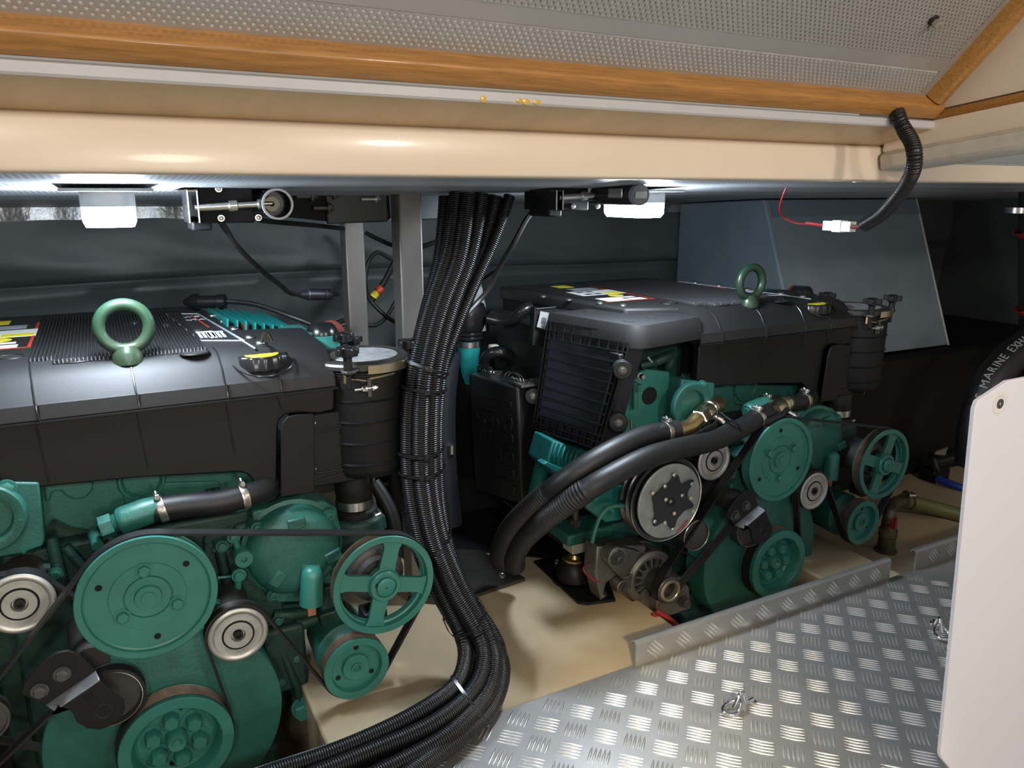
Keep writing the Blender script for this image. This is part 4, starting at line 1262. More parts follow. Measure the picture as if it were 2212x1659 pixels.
# ---- ribbed oil cooler box facing left
TL, TR = V((.937, 1.586, .630)), V((1.007, 1.343, .630))
BL, BR = V((.894, 1.580, .369)), V((.930, 1.345, .376))
hx1 = (TR - TL).normalized(); dn = (BL - TL).normalized()
nrm = hx1.cross(dn).normalized()
if nrm.x > 0: nrm = -nrm
INK = mat('blue_black_plastic', (0.015, 0.016, 0.026), 0.42)
TEALD = mat('shaded_teal_paint', (0.008, 0.115, 0.110), 0.4, var=.12, vscale=14)  # darker copy of the fin teal, dimness low on the engine painted in


def BP(u_, v_, o=0.0): return (TL * (1 - u_) + TR * u_) * (1 - v_) + (BL * (1 - u_) + BR * u_) * v_ + nrm * o


box = rp(MB().prism([BP(0, 0, -.012), BP(1, 0, -.012), BP(1, 1, -.012), BP(0, 1, -.012)], -nrm * .05), 'oil_cooler_box', INK, bevel=.002)


def strip(mb, u0, v0, u1, v1, w_=.0026, o=0.0, h=.014):
    a, b = BP(u0, v0, o), BP(u1, v1, o)
    t = (b - a).normalized(); s_ = t.cross(nrm) * (w_ / 2)
    mb.prism([a - s_, b - s_, b + s_, a + s_], -nrm * h)


for (u0, v0, u1, v1) in ((0, 0, 1, 0), (0, .075, 1, .075), (0, .155, 1, .155), (0, .94, 1, .94), (0, 1, 1, 1), (0, .885, 1, .885)):
    mb = MB(); strip(mb, u0, v0, u1, v1); rp(mb, 'frame_rib', BLACK_G, box)
for u_ in (0, .045, .955, 1):
    mb = MB(); strip(mb, u_, 0, u_, 1); rp(mb, 'frame_rib', BLACK_G, box)
for k in range(1, 8):
    v_ = .155 + (.885 - .155) * k / 8
    mb = MB(); strip(mb, .045, v_, .955, v_, w_=.004, o=.001); rp(mb, 'cooling_rib', BLACK_G, box)
for k in range(8):
    v0 = .155 + (.885 - .155) * (k + .12) / 8; v1 = .155 + (.885 - .155) * (k + .88) / 8
    rp(MB().prism([BP(.05, v0, -.007), BP(.90, v0, -.007), BP(.90, v1, -.007), BP(.05, v1, -.007)], -nrm * .006), 'cooler_panel', INK, box)
mb = MB(); strip(mb, .905, .155, .905, .885, w_=.005, o=.0005); rp(mb, 'frame_rib', BLACK_G, box)
for k in range(1, 9):
    mb = MB(); strip(mb, k / 9, 0, k / 9, .155, w_=.002); rp(mb, 'grid_web', BLACK_G, box)
    mb = MB(); strip(mb, k / 9, .885, k / 9, 1, w_=.002); rp(mb, 'grid_web', BLACK_G, box)
for (u_, v_) in ((.15, .04), (.38, .04), (.62, .04), (.85, .04), (.96, .2), (.5, .965)):
    q = BP(u_, v_, -.008); rp(MB().cyl(q, q + nrm * .006, .006, .005, 14), 'screw_boss', BLACK_G, box)
for (x, y, yy) in ((1345, 800, 1.325), (1336, 914, 1.325), (1152, 856, 1.60)):
    q = P(x, y, Y=yy)
    ax = (nrm * .55 + FR * .75).normalized()
    o = rp(MB().lathe(q, ax, [(-.035, .0), (-.035, .020), (-.028, .021), (-.024, .018), (-.018, .018), (-.014, .0215), (-.004, .0215), (0, .019), (0, 0)], 24), 'rubber_mount', BLACK, box)
    rp(MB().bolt(q, ax, .0068, .006), 'bolt', DSTEEL, o)
    q2 = q - ax * .03
    rp(MB().obox(q2 + V((.004, .02, .01)), V((.010, 0, 0)), V((0, .02, 0)), V((0, 0, .022))), 'mount_arm', RUBBER, o, bevel=.003)
rp(MB().tube(smooth_path([P(1362, 905, Y=1.31), P(1366, 950, Y=1.29), P(1374, 1000, Y=1.25), P(1377, 1018, Y=1.24)], .006), .0028, 6, prof=[(-.001, -.004), (.001, -.004), (.001, .004), (-.001, .004)]), 'cable_tie_tail', BLACK_G, box)
# serial plate behind the box
sp_ = rp(MB().prism([P(x, y, Y=1.62) for x, y in ((1168, 672), (1186, 676), (1178, 712), (1160, 706))], (0, .002, 0)), 'serial_label', mat('dim_label', (.22, .23, .22), .6))
rp(MB().prism([P(x, y, Y=1.619) for x, y in ((1171, 685), (1181, 687), (1178, 700), (1168, 698))], (0, .0005, 0)), 'code_patch', mat('dim_label_ink', (.07, .075, .075), .6), sp_)
rp(MB().tube([P(1158, 668, Y=1.63), P(1200, 664, Y=1.63)], .003, 6).prism([P(x, y, Y=1.63) for x, y in ((1155, 665), (1230, 670), (1215, 760), (1150, 745))], (0, .02, 0)), 'label_holder', BLACK, sp_)

# ---- green bracket plate with hole
pb = [P(x, y, Y=1.40) for x, y in ((1362, 812), (1398, 798), (1447, 803), (1448, 870), (1437, 880), (1436, 940), (1350, 965), (1350, 880))]
gb = rp(MB().prism(pb, (0, .012, 0)), 'lifting_bracket', GREEN, bevel=.003)
q = P(1403, 855, Y=1.399)
rp(MB().lathe(q, FR, [(-.002, 0), (-.002, .0215), (.0006, .0215), (.0004, .019), (.0004, 0)], 32), 'bracket_hole', DARKHOLE, gb)
rp(MB().tube([P(1372, 826, Y=1.385), P(1372, 882, Y=1.385)], .007, 10).cyl(P(1378, 830, Y=1.38), P(1378, 845, Y=1.38), .009, .009, 6), 'banjo_pipe', GREEN_D, gb)
for (a, b, r_) in (((1408, 785), (1455, 765), .012), ((1440, 800), (1452, 770), .011), ((1385, 790), (1420, 780), .010), ((1470, 815), (1505, 818), .012)):
    rp(MB().tube(smooth_path([P(*a, Y=1.42), (P(*a, Y=1.41) + P(*b, Y=1.41)) / 2, P(*b, Y=1.42)], .01), r_, 12), 'fuel_pipe', GREEN_K, gb)
rp(MB().box(1.06, 1.24, 1.44, 1.58, .42, .60), 'intake_manifold', GREEN_K, bevel=.01)
rp(MB().cyl(P(1398, 770, Y=1.37), P(1408, 782, Y=1.37), .003, .003, 8).bolt(P(1382, 812, Y=1.38), FR, .006, .012), 'stud', STEEL, gb)

# ---- thermostat brass neck is with the hoses; teal finned manifold and flexible tube low at the left
ft = P(1190, 955, Y=1.47)
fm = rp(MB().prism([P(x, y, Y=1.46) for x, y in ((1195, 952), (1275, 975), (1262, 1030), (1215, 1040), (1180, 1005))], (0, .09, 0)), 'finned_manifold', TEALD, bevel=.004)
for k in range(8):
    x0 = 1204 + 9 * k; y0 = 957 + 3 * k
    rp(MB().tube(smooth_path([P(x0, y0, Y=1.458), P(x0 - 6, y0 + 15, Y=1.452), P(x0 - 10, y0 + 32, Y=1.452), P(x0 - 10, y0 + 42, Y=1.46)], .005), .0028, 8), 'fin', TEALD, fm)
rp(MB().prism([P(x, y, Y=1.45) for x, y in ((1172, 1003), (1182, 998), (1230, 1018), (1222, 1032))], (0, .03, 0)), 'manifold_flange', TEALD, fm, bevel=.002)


def corrugated(path, r, pitch=.0037, depth=.0016, n=14):
    pts = resample(path, pitch / 4)
    ph = (0, 1, 1, 0.0)
    return MB().tube(pts, lambda i: r - depth * (1, .25, 0, .25)[i % 4] * 1.0, n)


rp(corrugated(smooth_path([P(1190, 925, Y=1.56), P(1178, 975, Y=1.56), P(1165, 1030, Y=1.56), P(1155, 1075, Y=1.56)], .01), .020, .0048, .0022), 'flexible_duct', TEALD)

# ---- air-conditioning compressor
cc = P(1447, 1083, Y=1.212)
comp = rp(MB().lathe(cc + V((0, .006, 0)), FR, [(-.055, 0), (-.055, .070), (-.050, .092), (-.046, .0955)] + [(-.044, .0955), (-.040, .088), (-.030, .088), (-.026, .0955), (-.024, .0955), (-.020, .088), (-.012, .088), (-.008, .0955)] + [(-.004, .0955), (-.003, .093), (-.004, .086), (-.010, .084), (-.010, 0)], 64), 'compressor_pulley', BLACK_G, smooth=30)
rp(MB().lathe(cc + V((0, .006, 0)), FR, [(-.0045, .0925), (-.002, .0955), (-.0045, .0965)], 64, close=True), 'bright_rim', STEEL, comp)
rp(MB().lathe(cc, FR, [(-.006, 0), (-.006, .082), (-.004, .0845), (-.001, .0845), (0, .0835), (.0005, .080), (-.001, .060), (-.001, 0)], 64), 'clutch_disc', mat('grey_clutch_disc', (.27, .28, .26), .5, metal=.4, var=.2, vscale=30), comp)
lob = []
for k in range(144):
    t = 2 * math.pi * k / 144
    r_ = .0455
    for a, h_, w_ in ((79, .0165, 12), (34, .026, 10), (-19, .022, 11), (277, .0195, 12), (227, .0185, 12), (158, .008, 13)):
        dlt = (math.degrees(t) - a + 180) % 360 - 180
        r_ += h_ * math.exp(-(dlt / w_) ** 2)
    lob.append(cc + V((r_ * math.cos(t), -.0015, r_ * math.sin(t))))
hubp = rp(MB().prism(lob, (0, -.004, 0)), 'clutch_plate', BLACK_G, comp, bevel=.0008)
for (x, y) in ((1456, 1026), (1436, 1050), (1494, 1045), (1410, 1065), (1473, 1070), (1492, 1076), (1438, 1079), (1456, 1109), (1497, 1104), (1414, 1126), (1436, 1129), (1453, 1143)):
    q = P(x, y, Y=1.206)
    rp(MB().lathe(q, FR, [(0, 0.0045), (.002, .0042), (.003, .0025), (.003, 0)], 14), 'rivet', STEEL if (x + y) % 3 else mat('yellow_zinc_rivet', (.55, .52, .32), .4, metal=.5), hubp)
rp(MB().lathe(cc + V((0, -.0056, 0)), FR, [(-.003, 0), (-.003, .0115), (.0006, .0115), (.0004, .0095), (.0004, 0)], 28), 'hub_hole', DARKHOLE, hubp)
rp(MB().cyl(P(1448, 1083, Y=1.2062), P(1448, 1083, Y=1.2050), .0042, .0042, 6), 'shaft_end', DSTEEL, hubp)
rp(MB().obox(P(1478, 1133, Y=1.2113), V((.009, 0, .008)), V((0, .0003, 0)), V((-.002, 0, .0025))).obox(P(1466, 1144, Y=1.2113), V((.006, 0, .003)), V((0, .0003, 0)), V((-.001, 0, .0015))), 'red_paint_mark', mat('red_mark', (.33, .05, .03), .5), comp)
CMPG = mat('compressor_teal_cast', (.012, .12, .10), .35, var=.2, vscale=25, bump=.3, bscale=120)
cb = rp(MB().lathe(cc + V((-.004, .055, 0)), V((0, 1, 0)), [(0, 0), (0, .068), (.02, .070), (.03, .058), (.05, .06), (.055, .068), (.12, .068), (.13, .05), (.13, 0)], 40), 'compressor_body', CMPG, comp)
for (x, y, r_) in ((1300, 1062, .012), (1318, 1050, .011), (1345, 1040, .016), (1305, 1090, .010), (1330, 1085, .014)):
    q = P(x, y, Y=1.33)
    rp(MB().ball(q, r_, 14, (1, 1.4, 1.6)), 'casting_boss', CMPG, cb)
rp(MB().tube(smooth_path([P(1350, 1092, Y=1.25), P(1318, 1095, Y=1.25), P(1297, 1115, Y=1.25), P(1284, 1150, Y=1.25), P(1279, 1172, Y=1.25)], .006), .0045, 8), 'ground_wire', mat('green_wire', (.02, .13, .10), .45), cb)
for (x, y) in ((1300, 1050), (1306, 1040), (1285, 1075), (1322, 1105)):
    rp(MB().bolt(P(x, y, Y=1.27), FR, .005, .006), 'bolt', CMPG, cb)
rp(MB().prism([P(x, y, Y=1.30) for x, y in ((1255, 1060), (1290, 1040), (1360, 1050), (1370, 1120), (1310, 1130), (1270, 1100))], (0, .06, 0)), 'compressor_bracket', CMPG, bevel=.005)
# second idler disc and rear belt
q = P(1505, 1157, Y=1.262)
rp(MB().lathe(q, FR, [(-.02, 0), (-.02, .038), (-.001, .038), (0, .037), (0, .034), (-.003, .033), (-.003, .020), (-.001, .019), (-.001, 0)], 40), 'rear_idler', DSTEEL)
rp(MB().lathe(q, FR, [(0, .0365), (.0008, .0372), (0, .038)], 48, close=True), 'bright_rim', STEEL, bpy.data.objects['rear_idler'])
_ri = copy_part(bpy.data.objects['rear_idler'], eng)
seqB = [(PC['idler2'][0] + S, PC['idler2'][1], .048, 1), (cc.x, cc.z, .090, 1), (PC['crank'][0] + S, PC['crank'][1], .088, 1)]
_pp = part
def part(mb, name, m, parent=None, **k): return mb.build(name, m, parent or engR, **k)
belt(seqB, 1.300, 1.318, 'compressor_belt')
part = _pp

# ---- alternator
ac = V((PC['alt'][0] + S, 0, PC['alt'][1]))
alt = rp(MB().lathe(V((ac.x, 1.318, ac.z)), FR, [(-.11, 0), (-.11, .055), (-.10, .066), (-.075, .070), (-.055, .070), (-.054, .066), (-.034, .066), (-.033, .070), (-.012, .070), (-.003, .066), (0, .058), (.002, .056), (.002, .050), (-.006, .047), (-.006, .030), (.006, .026), (.012, .024), (.012, 0)], 64), 'alternator', ALU, smooth=30)
for k in range(16):
    a = 2 * math.pi * k / 16 + .1
    e = V((math.cos(a), 0, math.sin(a))); n_ = V((-math.sin(a), 0, math.cos(a)))
    rp(MB().obox(V((ac.x, 1.319, ac.z)) + e * .0395, e * .0105, n_ * .0026, V((0, .006, 0))), 'vent_rib', ALU, alt)
    if k % 2 == 0:
        rp(MB().obox(V((ac.x, 1.335, ac.z)) + e * .068, e * .003, n_ * .006, V((0, .011, 0))), 'side_vent', DARKHOLE, alt)
rp(MB().lathe(V((ac.x, 1.3205, ac.z)), FR, [(0, .030), (0, .0485), (.0004, .0485), (.0004, .030)], 48, close=True), 'vent_ring', DARKHOLE, alt)
for (x, y, yy, r_) in ((1334, 1205, 1.295, .0245), (1346, 1268, 1.305, .016), (1398, 1345, 1.30, .012)):
    q = P(x, y, Y=yy)
    e_ = V((ac.x, yy + .01, ac.z)) - q
    t = e_.normalized(); s_ = t.cross(FR).normalized()
    mb = MB().cyl(q + V((0, .035, 0)), q, r_, r_, 28)
    mb.prism([q + s_ * r_ + V((0, .006, 0)), q + t * .07 + s_ * r_ * 1.6 + V((0, .012, 0)), q + t * .07 - s_ * r_ * 1.6 + V((0, .012, 0)), q - s_ * r_ + V((0, .006, 0))], (0, .02, 0))
    o = rp(mb, 'mounting_ear', ALU, alt, bevel=.002)
    rp(MB().lathe(q, FR, [(0, r_ * .78), (.003, r_ * .74), (.003, r_ * .45), (.006, r_ * .42), (.006, 0)], 24).bolt(q + FR * .004, FR, r_ * .36, .006), 'bolt', DSTEEL, o)
rp(MB().prism([P(x, y, Y=1.33) for x, y in ((1290, 1180), (1395, 1178), (1400, 1195), (1310, 1260), (1300, 1300), (1286, 1240))], (0, .05, 0)), 'rear_housing', ALU, alt, bevel=.004)
ap = rp(MB().lathe(V((ac.x, 1.25, ac.z)), FR, [(-.060, 0), (-.060, .026), (-.031, .026), (-.030, .033), (-.028, .0335)] + ribs(-.0275, -.004, .0305, 6, .003) + [(-.003, .033), (0, .033), (.002, .031), (.003, .027), (.001, .0255), (.001, .0225), (-.004, .021), (-.022, .020), (-.022, 0)], 48), 'alternator_pulley', DSTEEL, alt, smooth=30)
rp(MB().lathe(V((ac.x, 1.25, ac.z)), FR, [(-.006, .0195), (.005, .0200), (.0065, .0215), (.0065, .0255), (.004, .0275), (.001, .028)], 48), 'lock_ring', mat('tarnished_ring', (.46, .42, .32), .38, metal=.8, var=.2, vscale=30), ap)
rp(MB().bolt(P(1478, 1300, Y=1.27), FR, .011, .012), 'pivot_bolt', DSTEEL, alt)
rp(MB().prism([P(x, y, Y=1.285) for x, y in ((1420, 1300), (1470, 1245), (1490, 1270), (1492, 1315), (1450, 1330), (1415, 1330))], (0, .03, 0)), 'pivot_bracket', ALU, alt, bevel=.003)
rp(MB().tube(smooth_path([P(1296, 1258, Y=1.30), P(1276, 1248, Y=1.30), P(1262, 1234, Y=1.30), P(1262, 1222, Y=1.31), P(1275, 1216, Y=1.33)], .005), .0022, 8), 'red_lead', REDW, alt)
rp(MB().tube(smooth_path([P(1418, 1320, Y=1.25), P(1445, 1336, Y=1.235), P(1465, 1352, Y=1.23)], .006), .006, 10), 'red_cable', REDW, alt)
rp(MB().tube(smooth_path([P(1408, 1326, Y=1.25), P(1440, 1345, Y=1.235), P(1462, 1358, Y=1.23)], .006), .004, 10), 'red_cable', REDW, alt)
# ---- black breather filter and teal charge pipe at the left rear
bx = P(1022, 700, Y=1.90); bx = V((bx.x, 1.93, bx.z))
zt = P(1022, 655, Y=1.9).z; zc = P(1022, 700, Y=1.9).z; zm = P(1020, 738, Y=1.9).z; zb = P(1020, 812, Y=1.9).z
bf = rp(MB().lathe(V((bx.x, bx.y, 0)), (0, 0, 1), [(zc - .02, 0), (zc - .02, .040), (zc, .048), (zt - .02, .048), (zt - .006, .044), (zt, .034), (zt, 0)], 36), 'breather_filter', BLACK_G)
rp(MB().lathe(V((bx.x, bx.y, 0)), (0, 0, 1), [(zm, .036), (zm + .006, .041), (zm + .012, .036), (zm + .018, .041), (zm + .024, .036), (zm + .03, .041), (zc - .02, .036)], 32), 'bellows', BLACK_G, bf)
rp(MB().lathe(V((bx.x, bx.y, 0)), (0, 0, 1), [(zb - .03, 0), (zb - .03, .012), (zb, .022), (zm - .03, .031), (zm, .031), (zm, 0)], 32), 'teal_pipe', TEAL, bf)
rp(MB().lathe(V((bx.x, bx.y, 0)), (0, 0, 1), [(zm - .018, .0315), (zm - .018, .033), (zm - .003, .033), (zm - .003, .0315)], 32, close=True), 'hose_clamp', STEEL, bf)
rp(MB().tube(smooth_path([P(1055, 688, Y=1.88), P(1085, 694, Y=1.85), P(1110, 690, Y=1.82), P(1130, 670, Y=1.80), P(1146, 664, Y=1.80)], .008), .016, 16), 'curved_hose', BLACK_G, bf)
rp(MB().tube(smooth_path([P(1045, 800, Y=1.84), P(1050, 775, Y=1.82), P(1065, 762, Y=1.80), P(1085, 762, Y=1.79), P(1105, 772, Y=1.79)], .008), .016, 16), 'curved_hose', BLACK_G, bf)
rp(MB().box(bx.x + .045, bx.x + .07, 1.88, 1.9, zm - .05, zm - .012), 'pale_bracket', STICKER, bf, bevel=.003)
rp(MB().box(.98, 1.14, 1.66, 2.0, .10, .60), 'exhaust_side_block', mat('deep_black_cast', (.006, .008, .008), .6), bevel=.01)
rp(MB().prism([P(x, y, Y=1.70) for x, y in ((1836, 855), (1853, 857), (1852, 915), (1835, 905))], (0, .004, 0)), 'guard_strip', mat('grey_guard', (.10, .115, .12), .5))
# the near engine carries the same ancillaries on its far side
for _n in ('cover_wing', 'oil_cooler_box', 'alternator', 'compressor_pulley', 'compressor_belt'):
    copy_part(bpy.data.objects[_n], eng)

# ================================================================== loose things of the engine bay
# ---- posts
def post(x, y, w_, label, z1=.945):
    t = thing('steel_post', label, 'post', (x, y, 0.0), 'square steel deck posts')
    h = w_ / 2
    MB().box(x - h, x + h, y - h, y + h, .004, z1 - .008).build('tube', POST, t, bevel=.004)
    return t


p1 = post(.581, 1.575, .052, 'square steel post right behind the black pipe bundle, nearer of the two')
p2 = post(.545, 1.86, .048, 'square steel post further back, between near post and hull wall')
fpx = [P(x, y, Z=0.0) for x, y in ((1135, 1246), (1040, 1186), (930, 1180), (880, 1290), (975, 1300))]
MB().prism([V((p.x, p.y, -.0115)) for p in fpx], (0, 0, .0085)).build('foot_plate', mat('foot_plate_steel', (.085, .08, .072), .4, metal=.75, var=.2, vscale=12), p1, bevel=.001)
q = P(1084, 1240, Z=0)
MB().bolt(V((q.x, q.y, -.003)), (0, 0, 1), .009, .008).build('foot_bolt', STEEL, bpy.data.objects['foot_plate'])

# ---- LED lamps on the deck head
def zc_(y): return .954 - (y - .975) * .0435


def led(x, y, label, L=.14):
    z = zc_(y) - .0005
    t = thing('led_lamp', label, 'lamp', (x, y, z), 'white LED deck lamps')
    MB().box(x - .060, x + .060, y - .02 - L / 2, y + .02 + L / 2, z - .006, z - .001).build('mounting_plate', LAMPGREY, t, bevel=.003)

    def rr(hx, hy, z0, z1, tp=1.0, k=8, r_=.02):
        pts = []
        for (sx, sy) in ((1, 1), (-1, 1), (-1, -1), (1, -1)):
            for q_ in range(k + 1):
                a = math.atan2(sy, sx) - math.pi / 4 + q_ * math.pi / 2 / k
                pts.append((sx * (hx - r_) + r_ * math.cos(a), sy * (hy - r_) + r_ * math.sin(a)))
        m = len(pts)
        return MB().add([(x + a, y + b, z0) for a, b in pts] + [(x + a, y + b, z0 + (z1 - z0) * .7) for a, b in pts] + [(x + a * tp, y + b * tp, z1) for a, b in pts],
                        [tuple(range(m)), tuple(range(2 * m, 3 * m))] + [(r * m + i, r * m + (i + 1) % m, (r + 1) * m + (i + 1) % m, (r + 1) * m + i) for r in range(2) for i in range(m)])
    rr(.036, L / 2, z - .006, z - .027, 1.0).build('housing', LAMPGREY, t)
    rr(.035, L / 2 - .001, z - .027, z - .056, .90).build('diffuser', LEDDIFF, t)
    return t


led(.018, 1.325, 'white LED deck lamp hanging above the near engine cover')
led(.986, 1.325, 'white LED deck lamp partly hidden behind the black actuator tube')

# ---- hatch actuators and their brackets
def actuator(px, py, label, closed):
    c = P(px, py, Y=1.30 if not closed else 1.17)
    t = thing('hatch_actuator', label, 'actuator', (c.x, c.y, c.z), 'hatch actuators under the deck head')
    x, z = c.x, c.z
    pr = [(-.30, 0), (-.30, .0235), (0, .0235), (.001, .0245), (.001, .0215), (0, .021), (-.05, .021), (-.05, 0)] if not closed else [(-.24, 0), (-.24, .0188), (-.002, .0188), (0, .018), (0, 0)]
    MB().lathe(V((x, c.y, z)), FR, pr, 40).build('tube', BLACK_G, t)
    if not closed:
        MB().lathe(V((x, c.y, z)), FR, [(-.004, .0212), (.0016, .0212), (.0016, .0246), (-.004, .0246)], 40, close=True).build('tube_rim', LAMPGREY, t)
        MB().lathe(V((x - .004, c.y + .03, z)), FR, [(0, 0), (0, .012), (.004, .012), (.004, .004), (0, .004), (0, 0)], 24).build('rod_end', mat('dull_plate', (.30, .28, .23), .5, metal=.5), t)
    else:
        MB().lathe(V((x, c.y, z)), FR, [(-.012, .0189), (.0010, .0189), (.0010, .0175), (.0002, .0175), (.0002, 0)], 40).build('end_cap', mat('grey_cap', (.20, .21, .22), .35, metal=.3), t)
        MB().obox(V((x, c.y - .0015, z)), (.013, 0, 0), (0, .002, 0), (0, 0, .0065)).build('cap_boss', LAMPGREY, t, bevel=.003)
        MB().obox(V((x - .021, c.y + .05, z + .003)), (.0012, 0, 0), (0, .022, 0), (0, 0, .0085)).build('bracket_tab', STEEL, t, bevel=.001)
    s_ = -1
    bx0, bx1 = (x - .115, x - .03) if not closed else (x - .09, x - .02)
    y0 = c.y + (.04 if not closed else .14)
    MB().box(bx0, bx1, y0, y0 + .14, z - .03, z + .034).box(bx0 - .01, bx0 + .02, y0 + .02, y0 + .10, z - .042, z - .02).build('drive_block', mat('matte_black_block', (.006, .006, .0065), .6, spec=.2), t, bevel=.003)
    MB().lathe(V((bx0 + .012, y0 - .012, z - .004)), V((1, 0, .05)), [(-.02, 0), (-.02, .006), (.03, .006), (.032, .009), (.044, .009), (.046, .005), (.075, .005), (.077, .0085), (.083, .0085), (.085, .004), (.10, .004), (.10, 0)], 16).build('spindle', STEEL, t)
    for (a, b) in ((.012, .024), (.012, -.022), (.07, -.022)):
        MB().bolt(V((bx0 + a + .02, y0 - .001, z + b)), FR, .004, .003).build('screw', STEEL, t)
    u = MB()
    u.box(bx0 - .018, bx0 - .0155, y0 - .02, y0 + .06, z - .028, zc_(y0) - .002)
    u.box(bx0 - .004, bx0 - .0015, y0 - .02, y0 + .06, z - .028, zc_(y0) - .002)
    u.box(bx0 - .03, bx0 - .0015, y0 - .02, y0 + .06, zc_(y0) - .006, zc_(y0) - .003)
    u.build('u_bracket', BLACK_G, t)
    for xe in (bx0 - .0168, bx0 - .0028): MB().tube([V((xe, y0 - .0205, z - .028)), V((xe, y0 - .0205, zc_(y0) - .004))], .0012, 6).build('bright_edge', LAMPGREY, t)
    if not closed:
        MB().box(x - .015, x + .012, y0, y0 + .2, z + .02, zc_(y0) - .004).build('hanger', DSTEEL, t)
    else:
        MB().box(x - .03, x - .01, y0, y0 + .15, z + .015, zc_(y0 + .1) - .004).build('hanger', LAMPGREY, t)
    return t


actuator(600, 441, 'black hatch actuator with open tube end beside the near LED lamp', False)
actuator(1384, 421, 'black hatch actuator with capped tube in front of the far LED lamp', True)

# ---- deck bracket plates round the posts
db = thing('deck_bracket', 'dark grey bolted deck bracket in front of the far steel post', 'bracket', (.44, 1.62, .92), 'bolted deck brackets')
GP = mat('dark_grey_plate', (.035, .045, .045), .42, metal=.3, var=.1)
pa = [P(x, y, Y=1.63) for x, y in ((703, 418), (846, 416), (848, 470), (838, 479), (708, 484))]
dbp = MB().prism(pa, (0, .012, 0)).build('plate', GP, db, bevel=.003)
MB().box(pa[0].x, pa[1].x, 1.642, 1.70, .90, zc_(1.7) - .003).build('block', GP, db, bevel=.003)
MB().prism([P(x, y, Y=1.645) for x, y in ((628, 415), (704, 417), (706, 478), (630, 470))], (0, .05, 0)).build('rail', mat('matte_black_block', (0, 0, 0)), db, bevel=.002)
MB().tube([P(842, 416, Y=1.628), P(846, 470, Y=1.628), P(838, 478, Y=1.628)], .0025, 8).build('bright_edge', LAMPGREY, db)
for (x, y) in ((802, 430), (700, 449), (664, 424), (712, 419)):
    q = P(x, y, Y=1.622)
    MB().cyl(q + V((-.022, 0, 0)), q + V((.02, 0, 0)), .0048, .0048, 12).bolt(q + V((.008, 0, 0)), (1, 0, 0), .009, .008).build('bolt', STEEL if x > 720 else DSTEEL, db)
db2 = thing('deck_bracket', 'dark grey deck bracket to the right of the near steel post', 'bracket', (.65, 1.66, .92), 'bolted deck brackets')
MB().prism([P(x, y, Y=1.66) for x, y in ((902, 416), (956, 416), (957, 466), (945, 474), (902, 476))], (0, .012, 0)).build('plate', GP, db2, bevel=.003)
MB().tube([P(955, 418, Y=1.658), P(957, 466, Y=1.658)], .0022, 8).build('bright_edge', DSTEEL, db2)

# ---- corrugated pipe bundle
def rowpts(l):
    out = []
    for e in l:
        if len(e) == 3: out.append(P(e[0], e[1], Y=e[2]))
        else: out.append(P(e[0], e[1], Z=e[3]))
    return out


Zf = None
BUND = [
    ('leftmost ribbed black conduit of the bundle, lying against the plate lip', .0158, [(988, 400, 1.42), (984, 440, 1.415), (970, 540, 1.40), (935, 650, 1.37), (908, 745, 1.345), (888, 840, 1.33), (882, 940, 1.325), (886, 1050, 1.32), (908, 1165, 1.30), (945, 1265, 1.27), (994, 1365, 1.225), (1006, 1420, 1.18), (985, 1480, 1.13), (920, 1530, 1.095), (820, 1583, 1.085), (690, 1637, 1.083), (560, 1680, 1.083), (430, 1740, 1.083)]),
    ('second ribbed black conduit from the left in the bundle', .0162, [(1013, 400, 1.40), (1008, 450, 1.395), (990, 560, 1.38), (955, 660, 1.355), (930, 750, 1.33), (913, 840, 1.31), (908, 940, 1.305), (912, 1050, 1.30), (934, 1165, 1.28), (972, 1265, 1.25), (1028, 1365, 1.20), (1046, 1425, 1.155), (1020, 1495, 1.105), (940, 1562, 1.062), (800, 1626, 1.055), (660, 1683, 1.05), (520, 1740, 1.05)]),
    ('middle ribbed black conduit on top of the bundle', .0162, [(1040, 400, 1.41), (1035, 450, 1.405), (1012, 560, 1.39), (975, 665, 1.36), (948, 760, 1.335), (933, 850, 1.32), (929, 950, 1.315), (932, 1060, 1.31), (955, 1170, 1.29), (997, 1270, 1.26), (1052, 1370, 1.20), (1070, 1430, 1.15), (1052, 1500, 1.10), (985, 1575, 1.045), (900, 1630, 1.025), (780, 1690, 1.01), (650, 1750, 1.01)]),
    ('ribbed black conduit at the outer side of the bundle bend', .0165, [(1075, 400, 1.44), (1062, 460, 1.435), (1035, 560, 1.42), (1000, 660, 1.39), (962, 770, 1.365), (925, 860, 1.35), (905, 960, 1.345), (905, 1060, 1.34), (930, 1170, 1.32), (975, 1270, 1.285), (1050, 1370, 1.225), (1084, 1435, 1.165), (1070, 1510, 1.105), (1020, 1570, 1.055), (950, 1625, 1.022), (860, 1690, .985), (760, 1750, .98)]),
    ('thin ribbed black conduit at the right of the bundle, under the deck', .0125, [(1108, 400, 1.43), (1092, 450, 1.425), (1058, 540, 1.41), (1022, 620, 1.39), (985, 710, 1.36), (955, 800, 1.345), (945, 900, 1.34), (945, 1000, 1.335), (952, 1100, 1.325), (975, 1200, 1.30), (1015, 1290, 1.265), (1062, 1360, 1.225), (1082, 1410, 1.19), (1073, 1470, 1.14), (1030, 1540, 1.085), (950, 1600, 1.045), (870, 1660, 1.03), (760, 1720, 1.03)]),
    ('ribbed black conduit at the back of the bundle', .0150, [(960, 400, 1.46), (962, 440, 1.455), (950, 560, 1.44), (925, 660, 1.41), (900, 760, 1.385), (878, 850, 1.365), (870, 950, 1.36), (876, 1050, 1.355), (900, 1170, 1.335), (940, 1270, 1.30), (1000, 1375, 1.25), (1030, 1430, 1.20), (1010, 1490, 1.145), (955, 1545, 1.11)]),
]
bund_paths = []
